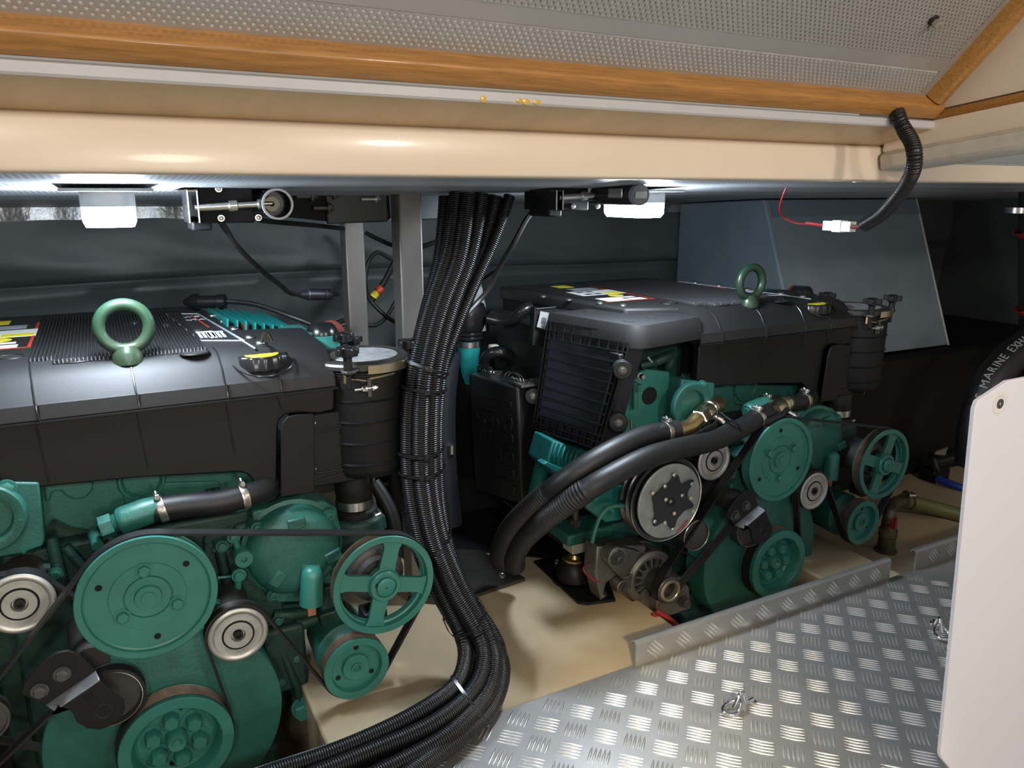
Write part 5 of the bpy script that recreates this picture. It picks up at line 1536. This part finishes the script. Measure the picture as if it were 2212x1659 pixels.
for lb, r_, pts in BUND:
    path = smooth_path(rowpts(pts), .008)
    # nothing may sink into the plate or the lip
    fixed = []
    path = [p for p in path if p.z < zc_(p.y) - .003]
    for p in path:
        if p.y < YL - .004 and p.z < r_ + .002: p = V((p.x, p.y, r_ + .002))
        elif p.z < FZ + r_ + .002: p = V((p.x, p.y, FZ + r_ + .002))
        fixed.append(p)
    bund_paths.append((fixed, r_))
    q = fixed[0]
    t = tag(corrugated(fixed, r_, .0042, .0021, 14).build('corrugated_conduit', CONDUIT, smooth=80, loc=fixed[len(fixed) // 2]), lb, 'conduit', 'black conduits of the bundle')


def tie(px, py, Yg, label, half, axis_px, tail=None):
    a = P(axis_px[0], axis_px[1], Y=Yg) - P(axis_px[2], axis_px[3], Y=Yg)
    a = a.normalized()
    near = []
    c = P(px, py, Y=Yg)
    for path, r_ in bund_paths:
        q = min(path, key=lambda p: abs((p - c).dot(a)) + .3 * (p - c).length)
        if (q - c).length < .12:
            near.append((q, r_))
    e1, e2, _ = basis(a)
    pts = []
    cen = sum((q for q, r_ in near), V((0, 0, 0))) / len(near)
    for k in range(40):
        t = 2 * math.pi * k / 40
        n_ = e1 * math.cos(t) + e2 * math.sin(t)
        sup = max((q - cen).dot(n_) + r_ for q, r_ in near) + .0015
        pts.append((n_, sup))
    hull = []
    for k in range(40):
        n_, s0 = pts[k]; n2, s1 = pts[(k + 1) % 40]
        # intersection of neighbouring support lines
        A = np.array([[n_.dot(e1), n_.dot(e2)], [n2.dot(e1), n2.dot(e2)]])
        xy = np.linalg.solve(A, np.array([s0, s1]))
        hull.append(cen + e1 * float(xy[0]) + e2 * float(xy[1]))
    mb = MB()
    m = len(hull)
    vs = []
    for p in hull:
        o = (p - cen).normalized()
        vs += [p - a * .0028, p - a * .0028 + o * .0014, p + a * .0028 + o * .0014, p + a * .0028]
    mb.add(vs, [(i * 4 + k, i * 4 + (k + 1) % 4, ((i + 1) % m) * 4 + (k + 1) % 4, ((i + 1) % m) * 4 + k) for i in range(m) for k in range(4)])
    hd = max(hull, key=lambda p: (CAM - cen).normalized().dot(p - cen) + (.6 * (p - cen).dot(_r)))
    mb.obox(hd + (hd - cen).normalized() * .003, a * .004, (hd - cen).normalized() * .003, a.cross((hd - cen).normalized()) * .004)
    o = mb.build('cable_tie', BLACK_G, smooth=30)
    return tag(o, label, 'cable tie', 'cable ties round the conduit bundle')


tie(908, 790, 1.34, 'black cable tie round the bundle beside the filter lid', 0, (925, 760, 900, 830))
tie(905, 838, 1.33, 'black cable tie round the bundle just below the filter lid', 0, (912, 800, 900, 880))
tie(903, 975, 1.33, 'black cable tie round the bundle at half height', 0, (903, 950, 903, 1010))
tie(905, 1015, 1.33, 'black cable tie round the bundle below the half height tie', 0, (905, 990, 905, 1050))
tie(950, 1168, 1.29, 'black cable tie round the bundle beside the spoked pulley', 0, (935, 1140, 965, 1200))
tie(1030, 1325, 1.23, 'black cable tie round the bundle where it bends to the floor', 0, (1010, 1300, 1045, 1350))
tie(1012, 1510, 1.09, 'black cable tie round the bundle on the tread plate', 0, (1060, 1480, 980, 1550))

# ---- coolant hoses with valves on the right engine
def hose(name, label, pts, r_, m=RUBBER, cat='hose', group=None, ribfrom=None):
    path = resample(smooth_path(rowpts(pts), .006), .0035)
    N = len(path)
    rf = (lambda i: r_) if ribfrom is None else (lambda i: r_ if i < N * ribfrom else r_ + .0022 - (.0022 if i % 2 else 0))
    t = thing(name, label, cat, path[0], group)
    MB().tube(path, rf, 18).build('hose_wall', m, t)
    return t, path


t1, pth = hose('coolant_hose', 'black coolant hose with bronze elbow and valve, upper of the two at the right engine', [(1462, 929, 1.285), (1436, 933, 1.285), (1385, 945, 1.27), (1310, 980, 1.25), (1230, 1030, 1.26), (1160, 1085, 1.32), (1105, 1140, 1.40), (1082, 1190, 1.47), (1085, 1215, 1.50)], .0235, group='coolant hoses on the right engine', ribfrom=.52)
clamp_front(P(1437, 933, Y=1.285), P(1460, 929, Y=1.285) - P(1410, 938, Y=1.28), .0238, t1)
el = smooth_path([P(1450, 931, Y=1.285), P(1475, 928, Y=1.287), P(1492, 921, Y=1.29), (P(1505, 908, Y=1.298)), P(1512, 902, Y=1.305)], .004)
MB().tube(el, .0185, 18).lathe(P(1462, 930, Y=1.285), P(1475, 928, Y=1.287) - P(1455, 931, Y=1.285), [(-.002, .018), (-.002, .022), (.004, .022), (.004, .018)], 24, close=True).build('bronze_elbow', BRASS, t1)


def valve(a, b, parent, lever):
    d_ = b - a; L = d_.length
    o = MB().lathe(a, d_, [(0, 0), (0, .020), (.003, .0235), (L * .34, .0235), (L * .36, .020)], 6).lathe(a, d_, [(L * .34, .0), (L * .34, .0195), (L * .42, .0225), (L * .66, .0225), (L * .70, .0185), (L * .74, .022), (L * .80, .022), (L * .82, .0185), (L * .86, .021), (L * .92, .021), (L * .94, .0185), (L, .0185), (L, 0)], 24).build('ball_valve', NICKEL, parent)
    s0 = a + d_ * .66 + V((.012, -.018, -.012))
    MB().cyl(a + d_ * .6, s0 + V((.010, -.006, -.008)), .008, .008, 14).bolt(s0 + V((.010, -.006, -.008)), V((.5, -.5, -.4)), .007, .008).build('valve_stem', STEEL, o)
    return o, s0


v1, s0 = valve(P(1506, 908, Y=1.298), P(1540, 878, Y=1.345), t1, None)
hl = MB(); hl.tube(smooth_path([P(1549, 912, Y=1.27), P(1544, 918, Y=1.268), P(1510, 938, Y=1.255), P(1490, 950, Y=1.25), P(1480, 957, Y=1.25)], .005), 1, 4, prof=[(-.0015, -.007), (.0015, -.007), (.0015, .007), (-.0015, .007)])
hl.build('lever_handle', BLACK_G, v1)
MB().tube(smooth_path([P(1535, 882, Y=1.34), P(1548, 876, Y=1.355), P(1552, 873, Y=1.38)], .005), .0205, 18).build('brass_neck', BRASS, v1)
t2, pth2 = hose('coolant_hose', 'black coolant hose with nickel valve, lower of the two at the right engine', [(1660, 893, 1.29), (1640, 902, 1.285), (1600, 925, 1.275), (1540, 952, 1.255), (1470, 968, 1.235), (1400, 988, 1.215), (1330, 1022, 1.205), (1262, 1062, 1.215), (1190, 1112, 1.28), (1135, 1160, 1.37), (1112, 1200, 1.44), (1112, 1222, 1.47)], .0235, group='coolant hoses on the right engine', ribfrom=.60)
v2, s0 = valve(P(1652, 898, Y=1.29), P(1702, 868, Y=1.33), t2, None)
hl = MB(); hl.tube(smooth_path([P(1700, 885, Y=1.27), P(1690, 895, Y=1.262), P(1668, 906, Y=1.258), P(1655, 912, Y=1.258)], .005), .007, 10)
hl.build('lever_handle', BLACK_G, v2)
clamp(P(1635, 905, Y=1.285), P(1660, 893, Y=1.29) - P(1620, 913, Y=1.28), .0238, t2)
mb = MB().tube(smooth_path([P(1556, 890, Y=1.31), P(1575, 905, Y=1.26), P(1596, 918, Y=1.25), P(1602, 935, Y=1.25), P(1598, 948, Y=1.27)], .005), .0025, 6)
mb.build('tie_strap', BLACK_G, t2)

# ---- engine mount of the right engine
em = thing('engine_mount', 'rubber engine mount on black foot plate left of the alternator', 'engine mount', (.97, 1.45, FZ))
fo = [P(x, y, Z=FZ + .006) for x, y in ((1153, 1212), (1178, 1205), (1300, 1215), (1330, 1295), (1268, 1303), (1248, 1300))]
MB().prism([V((p.x, p.y, FZ)) for p in fo], (0, 0, .007)).build('foot_plate', BLACK, em, bevel=.001)
mc = P(1243, 1270, Z=FZ); mx, my = mc.x, mc.y
mx, my = P(1240, 1250, Z=FZ).x, P(1240, 1250, Z=FZ).y
zz_ = lambda py: P(1240, py, Y=my).z
MB().lathe(V((mx, my, 0)), (0, 0, 1), [(FZ + .007, 0), (FZ + .007, .058), (zz_(1258), .055), (zz_(1256), .050), (zz_(1246), .050), (zz_(1244), .047), (zz_(1232), .046), (zz_(1215), .040), (zz_(1208), .030), (zz_(1208), 0)], 40).build('rubber_cone', RUBBER, em)
MB().lathe(V((mx, my, 0)), (0, 0, 1), [(zz_(1207), .0), (zz_(1207), .031), (zz_(1203), .031), (zz_(1202), .02), (zz_(1195), .016), (zz_(1195), 0)], 28).build('brass_washer', BRASS, em)
st_ = MB().cyl(V((mx, my, zz_(1196))), V((mx, my, zz_(1102))), .0085, .0085, 14); st_.lathe(V((mx, my, 0)), (0, 0, 1), [(zz_(1135), 0), (zz_(1135), .015), (zz_(1122), .015), (zz_(1122), 0)], 6).build('stud', DSTEEL, em)
MB().prism([V((mx - .021, my - .024, zz_(1188))), V((mx + .021, my - .024, zz_(1188))), V((mx + .021, my - .024, zz_(1165))), V((mx - .021, my - .024, zz_(1165)))], (0, .048, 0)).build('beige_nut', STICKER, em, bevel=.003)
MB().box(mx - .045, mx + .09, my - .04, my + .05, zz_(1162), zz_(1138)).box(mx + .03, mx + .22, my - .03, my + .06, zz_(1180), zz_(1140)).build('mount_arm', GREEN_D, em, bevel=.006)
for (x, y) in ((1300, 1285), (1205, 1215)):
    q = P(x, y, Z=FZ + .007); MB().bolt(V((q.x, q.y, FZ + .007)), (0, 0, 1), .010, .010).build('foot_bolt', STEEL, em)

# ---- black box with raised lettering
bxT = thing('service_box', 'tall black plastic box with raised lettering between pipe bundle and right engine', 'box', (.86, 1.72, .14))
bTR, bTL, bBL, bBR = V((.873, 1.62, .466)), V((.829, 1.814, .464)), V((.836, 1.80, .137)), V((.8867, 1.62, .150))
bh = (bTR - bTL).normalized(); bn = bh.cross(V((0, 0, -1))).normalized()
if bn.x > 0: bn = -bn
dep = -bn * .085
BXM = mat('satin_black_box', (.0095, .010, .0105), .38)
body = MB().prism([bTL, bTR, bBR, bBL], dep).build('box_body', BXM, bxT, bevel=.006)
bp2 = lambda u_, v_, o=0: (bTL * (1 - u_) + bTR * u_) * (1 - v_) + (bBL * (1 - u_) + bBR * u_) * v_ + bn * o
bd_ = (bTL - bBL).normalized()
mb = MB(); letters(mb, 'VOLVO', bp2(.50, .36, .0005), bh, bd_, .044, .0016); letters(mb, 'PENTA', bp2(.50, .48, .0005), bh, bd_, .044, .0016)
mb.build('raised_lettering', BXM, body, smooth=0)
for v_ in (.14, .25, .56, .70, .82):
    MB().tube([bp2(.15, v_, 0), bp2(.85, v_, 0)], .003, 8).build('pressed_rib', BXM, body)
for v_ in (.16, .30, .44, .60, .74, .88):
    MB().obox(bp2(.86, v_, .002), bh * .006, bd_ * .010, bn * .003).build('side_clip', BLACK_G, body, bevel=.001)
MB().obox(bp2(.62, .60, .002), bh * .005, bd_ * .012, bn * .003).build('side_clip', BLACK_G, body, bevel=.001)
for u_ in (.30, .88):
    c = bp2(u_, -.005, -.015)
    mb = MB()
    for k in range(2):
        mb.tube([c + bh * (-.012 + .030 * math.cos(t) + .012 * k) + V((0, 0, .012 + .016 * math.sin(t))) for t in np.linspace(-.3, math.pi, 14)], .0021, 8)
    mb.tube([c + bh * .01 + V((0, 0, .008)), c + bh * .05 + V((0, 0, .010)), c + bh * .06 + V((0, 0, .022))], .0022, 8)
    mb.tube([c + bh * .02 + V((0, 0, .012)), c + bh * .01 + dep + V((.04, 0, .012))], .0016, 6)
    mb.tube(smooth_path([c + bh * (-.02 + .007 * k) + V((.002 * (k % 2), 0, .010 + .006 * (k % 2))) for k in range(6)], .003), .0018, 6)
    mb.build('wire_clip', CHROME, bxT)
MB().box(bTR.x + .0, bTR.x + .075, 1.60, 1.66, .468, .474).build('bright_edge', STEEL, bxT)

# ---- grey sheet-metal housing at the hull side (front leans out towards the bottom)
du = thing('sheet_housing', 'grey sheet-metal housing hanging at the hull side right of the far engine', 'housing', (2.3, 2.0, .39))
f = [V((1.94, 1.90, zc_(1.9) - .004)), V((2.71, 1.90, zc_(1.9) - .004)), V((2.71, 1.70, .39)), V((1.94, 1.70, .40))]
b = [V((1.94, 2.32, zc_(2.3) - .004)), V((2.85, 2.32, zc_(2.3) - .004)), V((2.85, 2.32, .42)), V((1.94, 2.32, .40))]
mb = MB(); mb.add(f + b, [(0, 1, 2, 3), (4, 7, 6, 5), (0, 3, 7, 4), (1, 5, 6, 2), (3, 2, 6, 7), (0, 4, 5, 1)])
mb.build('housing_shell', DUCT, du, bevel=.006, smooth=0)
MB().tube([f[1] + V((-.001, -.001, 0)), f[2] + V((-.001, -.001, 0))], .004, 8).build('sealed_edge', mat('seal_grey', (.30, .31, .30), .45), du)
mb = MB(); mb.add([f[0] + V((.02, -.003, -.002)), f[1] + V((0, -.003, -.002)), f[1] + V((0, -.028 + .002, -.055)) + V((0, 0.0, 0)), f[0] + V((.02, -.026, -.055))], [(0, 1, 2, 3)])
mb.build('foil_strip', mat('blue_foil', (.25, .31, .38), .35, metal=.6, bump=.6, bscale=50), du)

# ---- dark pump and hoses at the far right
def plain_tube(name, label, cat, pts, r_, m, n=18, group=None, extra=None):
    path = smooth_path(rowpts(pts), .01)
    o = MB().tube(path, r_, n).build(name, m, loc=path[0])
    tag(o, label, cat, group)
    return o, path


eh, ep = plain_tube('exhaust_hose', 'thick black exhaust hose with white lettering behind the white board', 'hose', [(2100, 1000, 1.30), (2105, 930, 1.30), (2122, 870, 1.30), (2150, 812, 1.30), (2192, 765, 1.30), (2250, 725, 1.30), (2340, 690, 1.30)], .047, RUBBER, 32)
mb = MB()
walk = smooth_path([P(x, y, Y=1.27) for x, y in ((2100, 898), (2107, 878), (2115, 861), (2125, 837), (2138, 807), (2155, 787), (2171, 770), (2187, 754), (2200, 744), (2215, 733), (2240, 718), (2270, 705))], .002)
walk = resample(walk, .001)
start = min(range(len(walk)), key=lambda k: (walk[k] - P(2113, 864, Y=1.27)).length)
adv = {'I': .014, ' ': .012, 'M': .029}
pos = start
for ch in 'S MARINE EXHAUST':
    w_ = int(adv.get(ch, .0235) * 1000)
    k = pos + w_ // 2
    pos += w_
    if ch == ' ' or k + 8 >= len(walk): continue
    x_, best = walk[k], None
    v_ = (x_ - CAM)
    for f_ in np.linspace(.94, 1.06, 120):
        q = CAM + v_ * float(f_)
        if min((q - p).length for p in ep) < .0478: best = q; break
    if best is None: best = x_
    tx = (walk[k + 8] - walk[k - 8]).normalized()
    near = min(ep, key=lambda p: (p - best).length)
    nz = (best - near).normalized()
    nz = (nz - tx * nz.dot(tx)).normalized()
    letters(mb, ch, best + nz * .0012, tx, nz.cross(tx), .0325, .0008)
mb.build('hose_lettering', mat('grey_lettering', (0, 0, 0)), eh, smooth=0)
rs_, rpth = plain_tube('riser_hose', 'black riser hose with red bands at the right edge', 'hose', [(2228, 380, 1.42), (2226, 500, 1.42), (2226, 700, 1.42), (2230, 800, 1.42)], .033, RUBBER, 28)
for (y0) in (497, 665):
    c = P(2226, y0, Y=1.42)
    pts = [c + V((.034 * math.cos(t), .034 * math.sin(t), .020 * math.cos(t + .4))) for t in np.linspace(0, 2 * math.pi, 36, endpoint=False)]
    MB().tube(pts, 1, 4, closed=True, prof=[(-.0012, -.014), (.0012, -.014), (.0012, .014), (-.0012, .014)]).build('red_band', REDW, rs_)
c = P(2205, 455, Y=1.40)
MB().lathe(c + V((.02, .02, 0)), (0, 0, 1), [(-.008, .034), (-.008, .036), (.008, .036), (.008, .034)], 32, close=True).build('hose_clamp', STEEL, rs_)
bh_, _ = plain_tube('blue_hose', 'blue water hose in the dark corner beside the white board', 'hose', [(2024, 1034, 1.56), (2050, 1044, 1.52), (2090, 1058, 1.47), (2150, 1075, 1.42)], .013, BLUEH)
MB().lathe(P(2026, 1035, Y=1.56), P(2050, 1044, Y=1.52) - P(2024, 1034, Y=1.56), [(0, .0135), (0, .0155), (.007, .0155), (.007, .0135)], 20, close=True).build('hose_clamp', STEEL, bh_)
oh, op_ = plain_tube('olive_hose', 'olive green hose running right from the sea-cock to the white board', 'hose', [(1950, 1082, 1.42), (1975, 1087, 1.415), (2040, 1103, 0, -.048), (2110, 1122, 0, -.050), (2200, 1150, 0, -.050)], .0225, OLIVE)
for (x, y, yy) in ((1952, 1082, 1.42), (1963, 1085, 1.418)):
    clamp(P(x, y, Y=yy), P(1990, 1091, Y=1.4) - P(1950, 1082, Y=1.4), .0228, oh, .009, m=DSTEEL)
MB().cyl(P(1962, 1070, Y=1.385), P(1976, 1070, Y=1.38), .006, .006, 12).build('clamp_screw', STEEL, oh)
sk = P(1913, 1190, Z=LOWZ)
sct = thing('sea_cock', 'weathered bronze sea-cock standing on the white floor under the spoked pulley', 'valve', (sk.x, sk.y, LOWZ))
zk = lambda py: P(1912, py, Y=sk.y).z
SB = mat('weathered_bronze', (.14, .12, .075), .5, metal=.7, var=.35, vscale=30)
MB().lathe(V((sk.x, sk.y, 0)), (0, 0, 1), [(LOWZ, 0), (LOWZ, .030), (LOWZ + .006, .030), (LOWZ + .008, .024), (zk(1160), .023), (zk(1158), .0255), (zk(1145), .0255), (zk(1143), .021), (zk(1125), .020), (zk(1120), 0)], 28).build('valve_body', SB, sct)
MB().tube(smooth_path([V((sk.x, sk.y, zk(1135))), P(1922, 1105, Y=sk.y), P(1934, 1085, Y=1.40), P(1952, 1082, Y=1.42)], .006), .017, 14).build('elbow', SB, sct)
MB().obox(P(1928, 1128, Y=sk.y - .02), V((.004, 0, -.001)), V((0, .012, 0)), V((.002, 0, .018))).build('red_handle', REDW, sct, bevel=.002)
bt = thing('bilge_pump', 'black bilge pump with beige label in the dark right corner', 'pump', (2.1, 1.6, LOWZ))
a = P(2012, 1000, Y=1.60); b = P(2075, 985, Y=1.53)
pb_ = MB().lathe(a, b - a, [(0, 0), (0, .036), (.012, .040), (.02, .032), ((b - a).length, .032), ((b - a).length + .004, .026), ((b - a).length + .004, 0)], 32).build('pump_body', BLACK_G, bt)
MB().prism([P(x, y, Y=1.535) for x, y in ((2022, 976), (2048, 966), (2042, 984), (2020, 982))], (0, .004, 0)).build('pump_label', mat('dim_beige', (.12, .11, .09), .6), pb_)
MB().box(a.x - .02, b.x + .02, 1.57, 1.63, LOWZ + .001, a.z - .02).build('pump_stand', mat('matte_black_block', (0, 0, 0)), bt, bevel=.005)
bt2 = MB().box(1.98, 3.45, 1.66, 2.28, LOWZ + .002, .385).build('dark_infill', mat('matte_black_block', (0, 0, 0)), bevel=.02, loc=(2.6, 1.97, LOWZ))  # added block, keeps the space under the housing black instead of lit floor
tag(bt2, 'added matte black locker under the grey sheet-metal housing', 'infill')
# ---- cables
def cable(name, label, pts, r_, m=RUBBER, cat='cable', group=None):
    path = smooth_path(rowpts(pts), .008)
    o = MB().tube(path, r_, 8).build(name, m, loc=path[0])
    return tag(o, label, cat, group)


c1 = cable('power_cable', 'black cable hanging from near actuator to an inline plug', [(470, 470, 1.40), (488, 495, 1.42), (510, 530, 1.44), (560, 580, 1.50), (605, 615, 1.56), (625, 632, 1.60), (648, 636, 1.62)], .0052)
a = P(645, 636, Y=1.62); b = P(732, 636, Y=1.66)
MB().lathe(a, b - a, [(0, 0), (0, .005), (.008, .009), (.020, .010), (.022, .0125), (.060, .0125), (.063, .010), (.066, .0125), (.078, .0125), (.082, .006), ((b - a).length, .004), ((b - a).length, 0)], 16).build('inline_plug', mat('blue_black_plastic', (0, 0, 0)), c1)
c2 = cable('sensor_cable', 'black cable running from a pear-shaped plug behind the near engine to the post', [(400, 656, 1.94), (420, 652, 1.93), (500, 652, 1.90), (560, 660, 1.86), (640, 688, 1.80), (700, 708, 1.78), (745, 700, 1.80)], .0058)
a = P(416, 652, Y=1.93); b = P(487, 652, Y=1.90)
MB().lathe(a, b - a, [(-.02, 0), (-.02, .005), (0, .018), (.012, .020), (.014, .015), (.055, .015), (.057, .018), (.075, .018), (.078, .007), (.078, 0)], 18).build('moulded_plug', BLACK_G, c2)
cable('sensor_cable', 'black cable from actuator block along the deck to far post', [(560, 475, 1.46), (600, 480, 1.52), (680, 487, 1.62), (742, 494, 1.72)], .0048)
cable('wiring_loop', 'loop of black wiring between the two steel posts', [(845, 560, 2.05), (815, 545, 2.05), (795, 570, 2.05), (790, 610, 2.05), (798, 645, 2.02), (830, 680, 2.0), (860, 700, 1.95)], .0058)
cable('wiring_loop', 'upper black wire crossing behind the posts to the bundle', [(790, 503, 2.15), (820, 518, 2.12), (850, 530, 2.08), (900, 535, 2.0), (960, 515, 1.95)], .0062)
cable('wiring_loop', 'lower black wire rising between the posts', [(700, 712, 1.95), (750, 690, 2.0), (800, 703, 2.0), (830, 690, 2.0), (862, 640, 2.02)], .0058)
w3 = cable('wiring_loop', 'black wire with red and yellow sleeve between the posts', [(800, 655, 2.1), (815, 632, 2.1), (832, 605, 2.1), (850, 570, 2.1), (860, 545, 2.1)], .0085)
MB().cyl(P(806, 642, Y=2.09), P(815, 629, Y=2.09), .0105, .0105, 14).build('yellow_sleeve', YELLOW, w3)
MB().cyl(P(815, 629, Y=2.085), P(825, 622, Y=2.085), .0115, .0115, 14).build('red_sleeve', REDP, w3)
cable('power_cable', 'black cable drooping from the far actuator down past the bundle', [(1165, 448, 1.44), (1140, 470, 1.44), (1110, 525, 1.45), (1080, 575, 1.48), (1055, 625, 1.50), (1030, 655, 1.50), (998, 690, 1.46), (980, 712, 1.43)], .0060)
cable('power_cable', 'thin black cable branching off behind the far engine', [(1075, 582, 1.60), (1050, 598, 1.66), (1025, 615, 1.72)], .0038)
cable('deck_wire', 'thin dark wire dropping from the deck head by the grey housing', [(1704, 395, 1.26), (1692, 420, 1.27), (1684, 450, 1.29), (1692, 468, 1.30), (1720, 482, 1.28), (1750, 484, 1.24), (1784, 488, 1.20)], .0022, REDW)

# ---- conduit with lamp lead coming down from the hatch
path = smooth_path([P(1934, 236, Y=.862), P(1941, 254, Y=.846), P(1952, 278, Y=.838), P(1970, 308, Y=.82), P(1976, 340, Y=.81), P(1970, 375, Y=.82), P(1945, 418, Y=.86), P(1905, 462, Y=.92), P(1868, 486, Y=.97)], .006)
lc = tag(corrugated(path, .0122, .0040, .0018, 14).build('lid_conduit', CONDUIT, smooth=80, loc=path[0]), 'black ribbed conduit hanging from the hatch with a white plug', 'conduit')
MB().tube(smooth_path([P(1870, 484, Y=.983), P(1855, 490, Y=1.0), P(1840, 490, Y=1.02)], .005), .0042, 8).build('lead_wire', mat('dark_red_lead', (.10, .015, .012), .5), lc)
a = P(1783, 487, Y=1.10); b = P(1843, 490, Y=1.02)
e = (b - a).normalized(); n_ = e.cross(V((0, 0, 1))).normalized(); z_ = n_.cross(e).normalized() * -1
mid = (a + b) / 2; L = (b - a).length / 2
plg = MB().obox(mid - e * L * .45, e * L * .55, n_ * .007, V((0, 0, .0095))).obox(mid + e * L * .05, e * L * .32, n_ * .0085, V((0, 0, .0115))).obox(mid + e * L * .62, e * L * .38, n_ * .007, V((0, 0, .0098))).build('white_plug', BEIGEPL, lc, bevel=.0012)
MB().tube(smooth_path([P(1784, 488, Y=1.10), P(1765, 485, Y=1.13), P(1742, 482, Y=1.16)], .005), .0032, 8).build('lead_wire', REDW, lc)

# ---- silver bag behind the bundle
c = P(1018, 640, Y=2.05)
vs, fs = [], []
for j in range(9):
    for i in range(20):
        t = 2 * math.pi * i / 20
        r_ = (.046 - .003 * j) * (1 + .18 * math.sin(5 * t + j)) * (1 if j < 8 else .25)
        vs.append(c + V((r_ * math.cos(t), r_ * .8 * math.sin(t), -.10 + .024 * j)))
for j in range(8):
    for i in range(20): fs.append((j * 20 + i, j * 20 + (i + 1) % 20, (j + 1) * 20 + (i + 1) % 20, (j + 1) * 20 + i))
fs.append(tuple(range(8 * 20, 9 * 20)))
mb = MB(); mb.add(vs, fs)
tag(mb.build('foil_bag', BAG, loc=c + V((0, 0, -.1))), 'crumpled silver foil wrapping behind the pipe bundle', 'wrapping')
# bilge brace under the near engine's right foot, on the white floor

bdk = MB().box(.66, 1.02, 1.98, 2.01, FZ, .42).build('shade_board', mat('matte_black_block', (0, 0, 0)), bevel=.004, loc=(.84, 2.0, FZ))  # added dark board that makes the gap behind the bundle look shaded
tag(bdk, 'dark board added for shade behind the black service box', 'board')
bmt = MB().prism([V((x, y, FZ)) for x, y in ((.62, 1.76), (.80, 1.74), (.97, 1.60), (1.03, 1.60), (1.03, 2.3), (.62, 2.3))], (0, 0, .004)).build('shade_mat', mat('matte_black_block', (0, 0, 0)), loc=(.85, 1.9, FZ))  # added mat, darkens floor that would otherwise catch the lamp light
tag(bmt, 'black mat added for shade on the floor under the service box', 'mat')
fh, _ = plain_tube('filler_hose', 'thick dark hose dropping behind the pipe bundle left of the service box', 'hose', [(968, 760, 1.80), (958, 850, 1.80), (957, 950, 1.80), (962, 1040, 1.80), (972, 1130, 1.80)], .034, mat('navy_rubber', (.010, .011, .016), .45), 24)
MB().lathe(P(975, 970, Y=1.765), (0, 0, 1), [(-.012, 0), (-.012, .010), (.012, .010), (.012, 0)], 14).build('hose_end_cap', STEEL, fh)
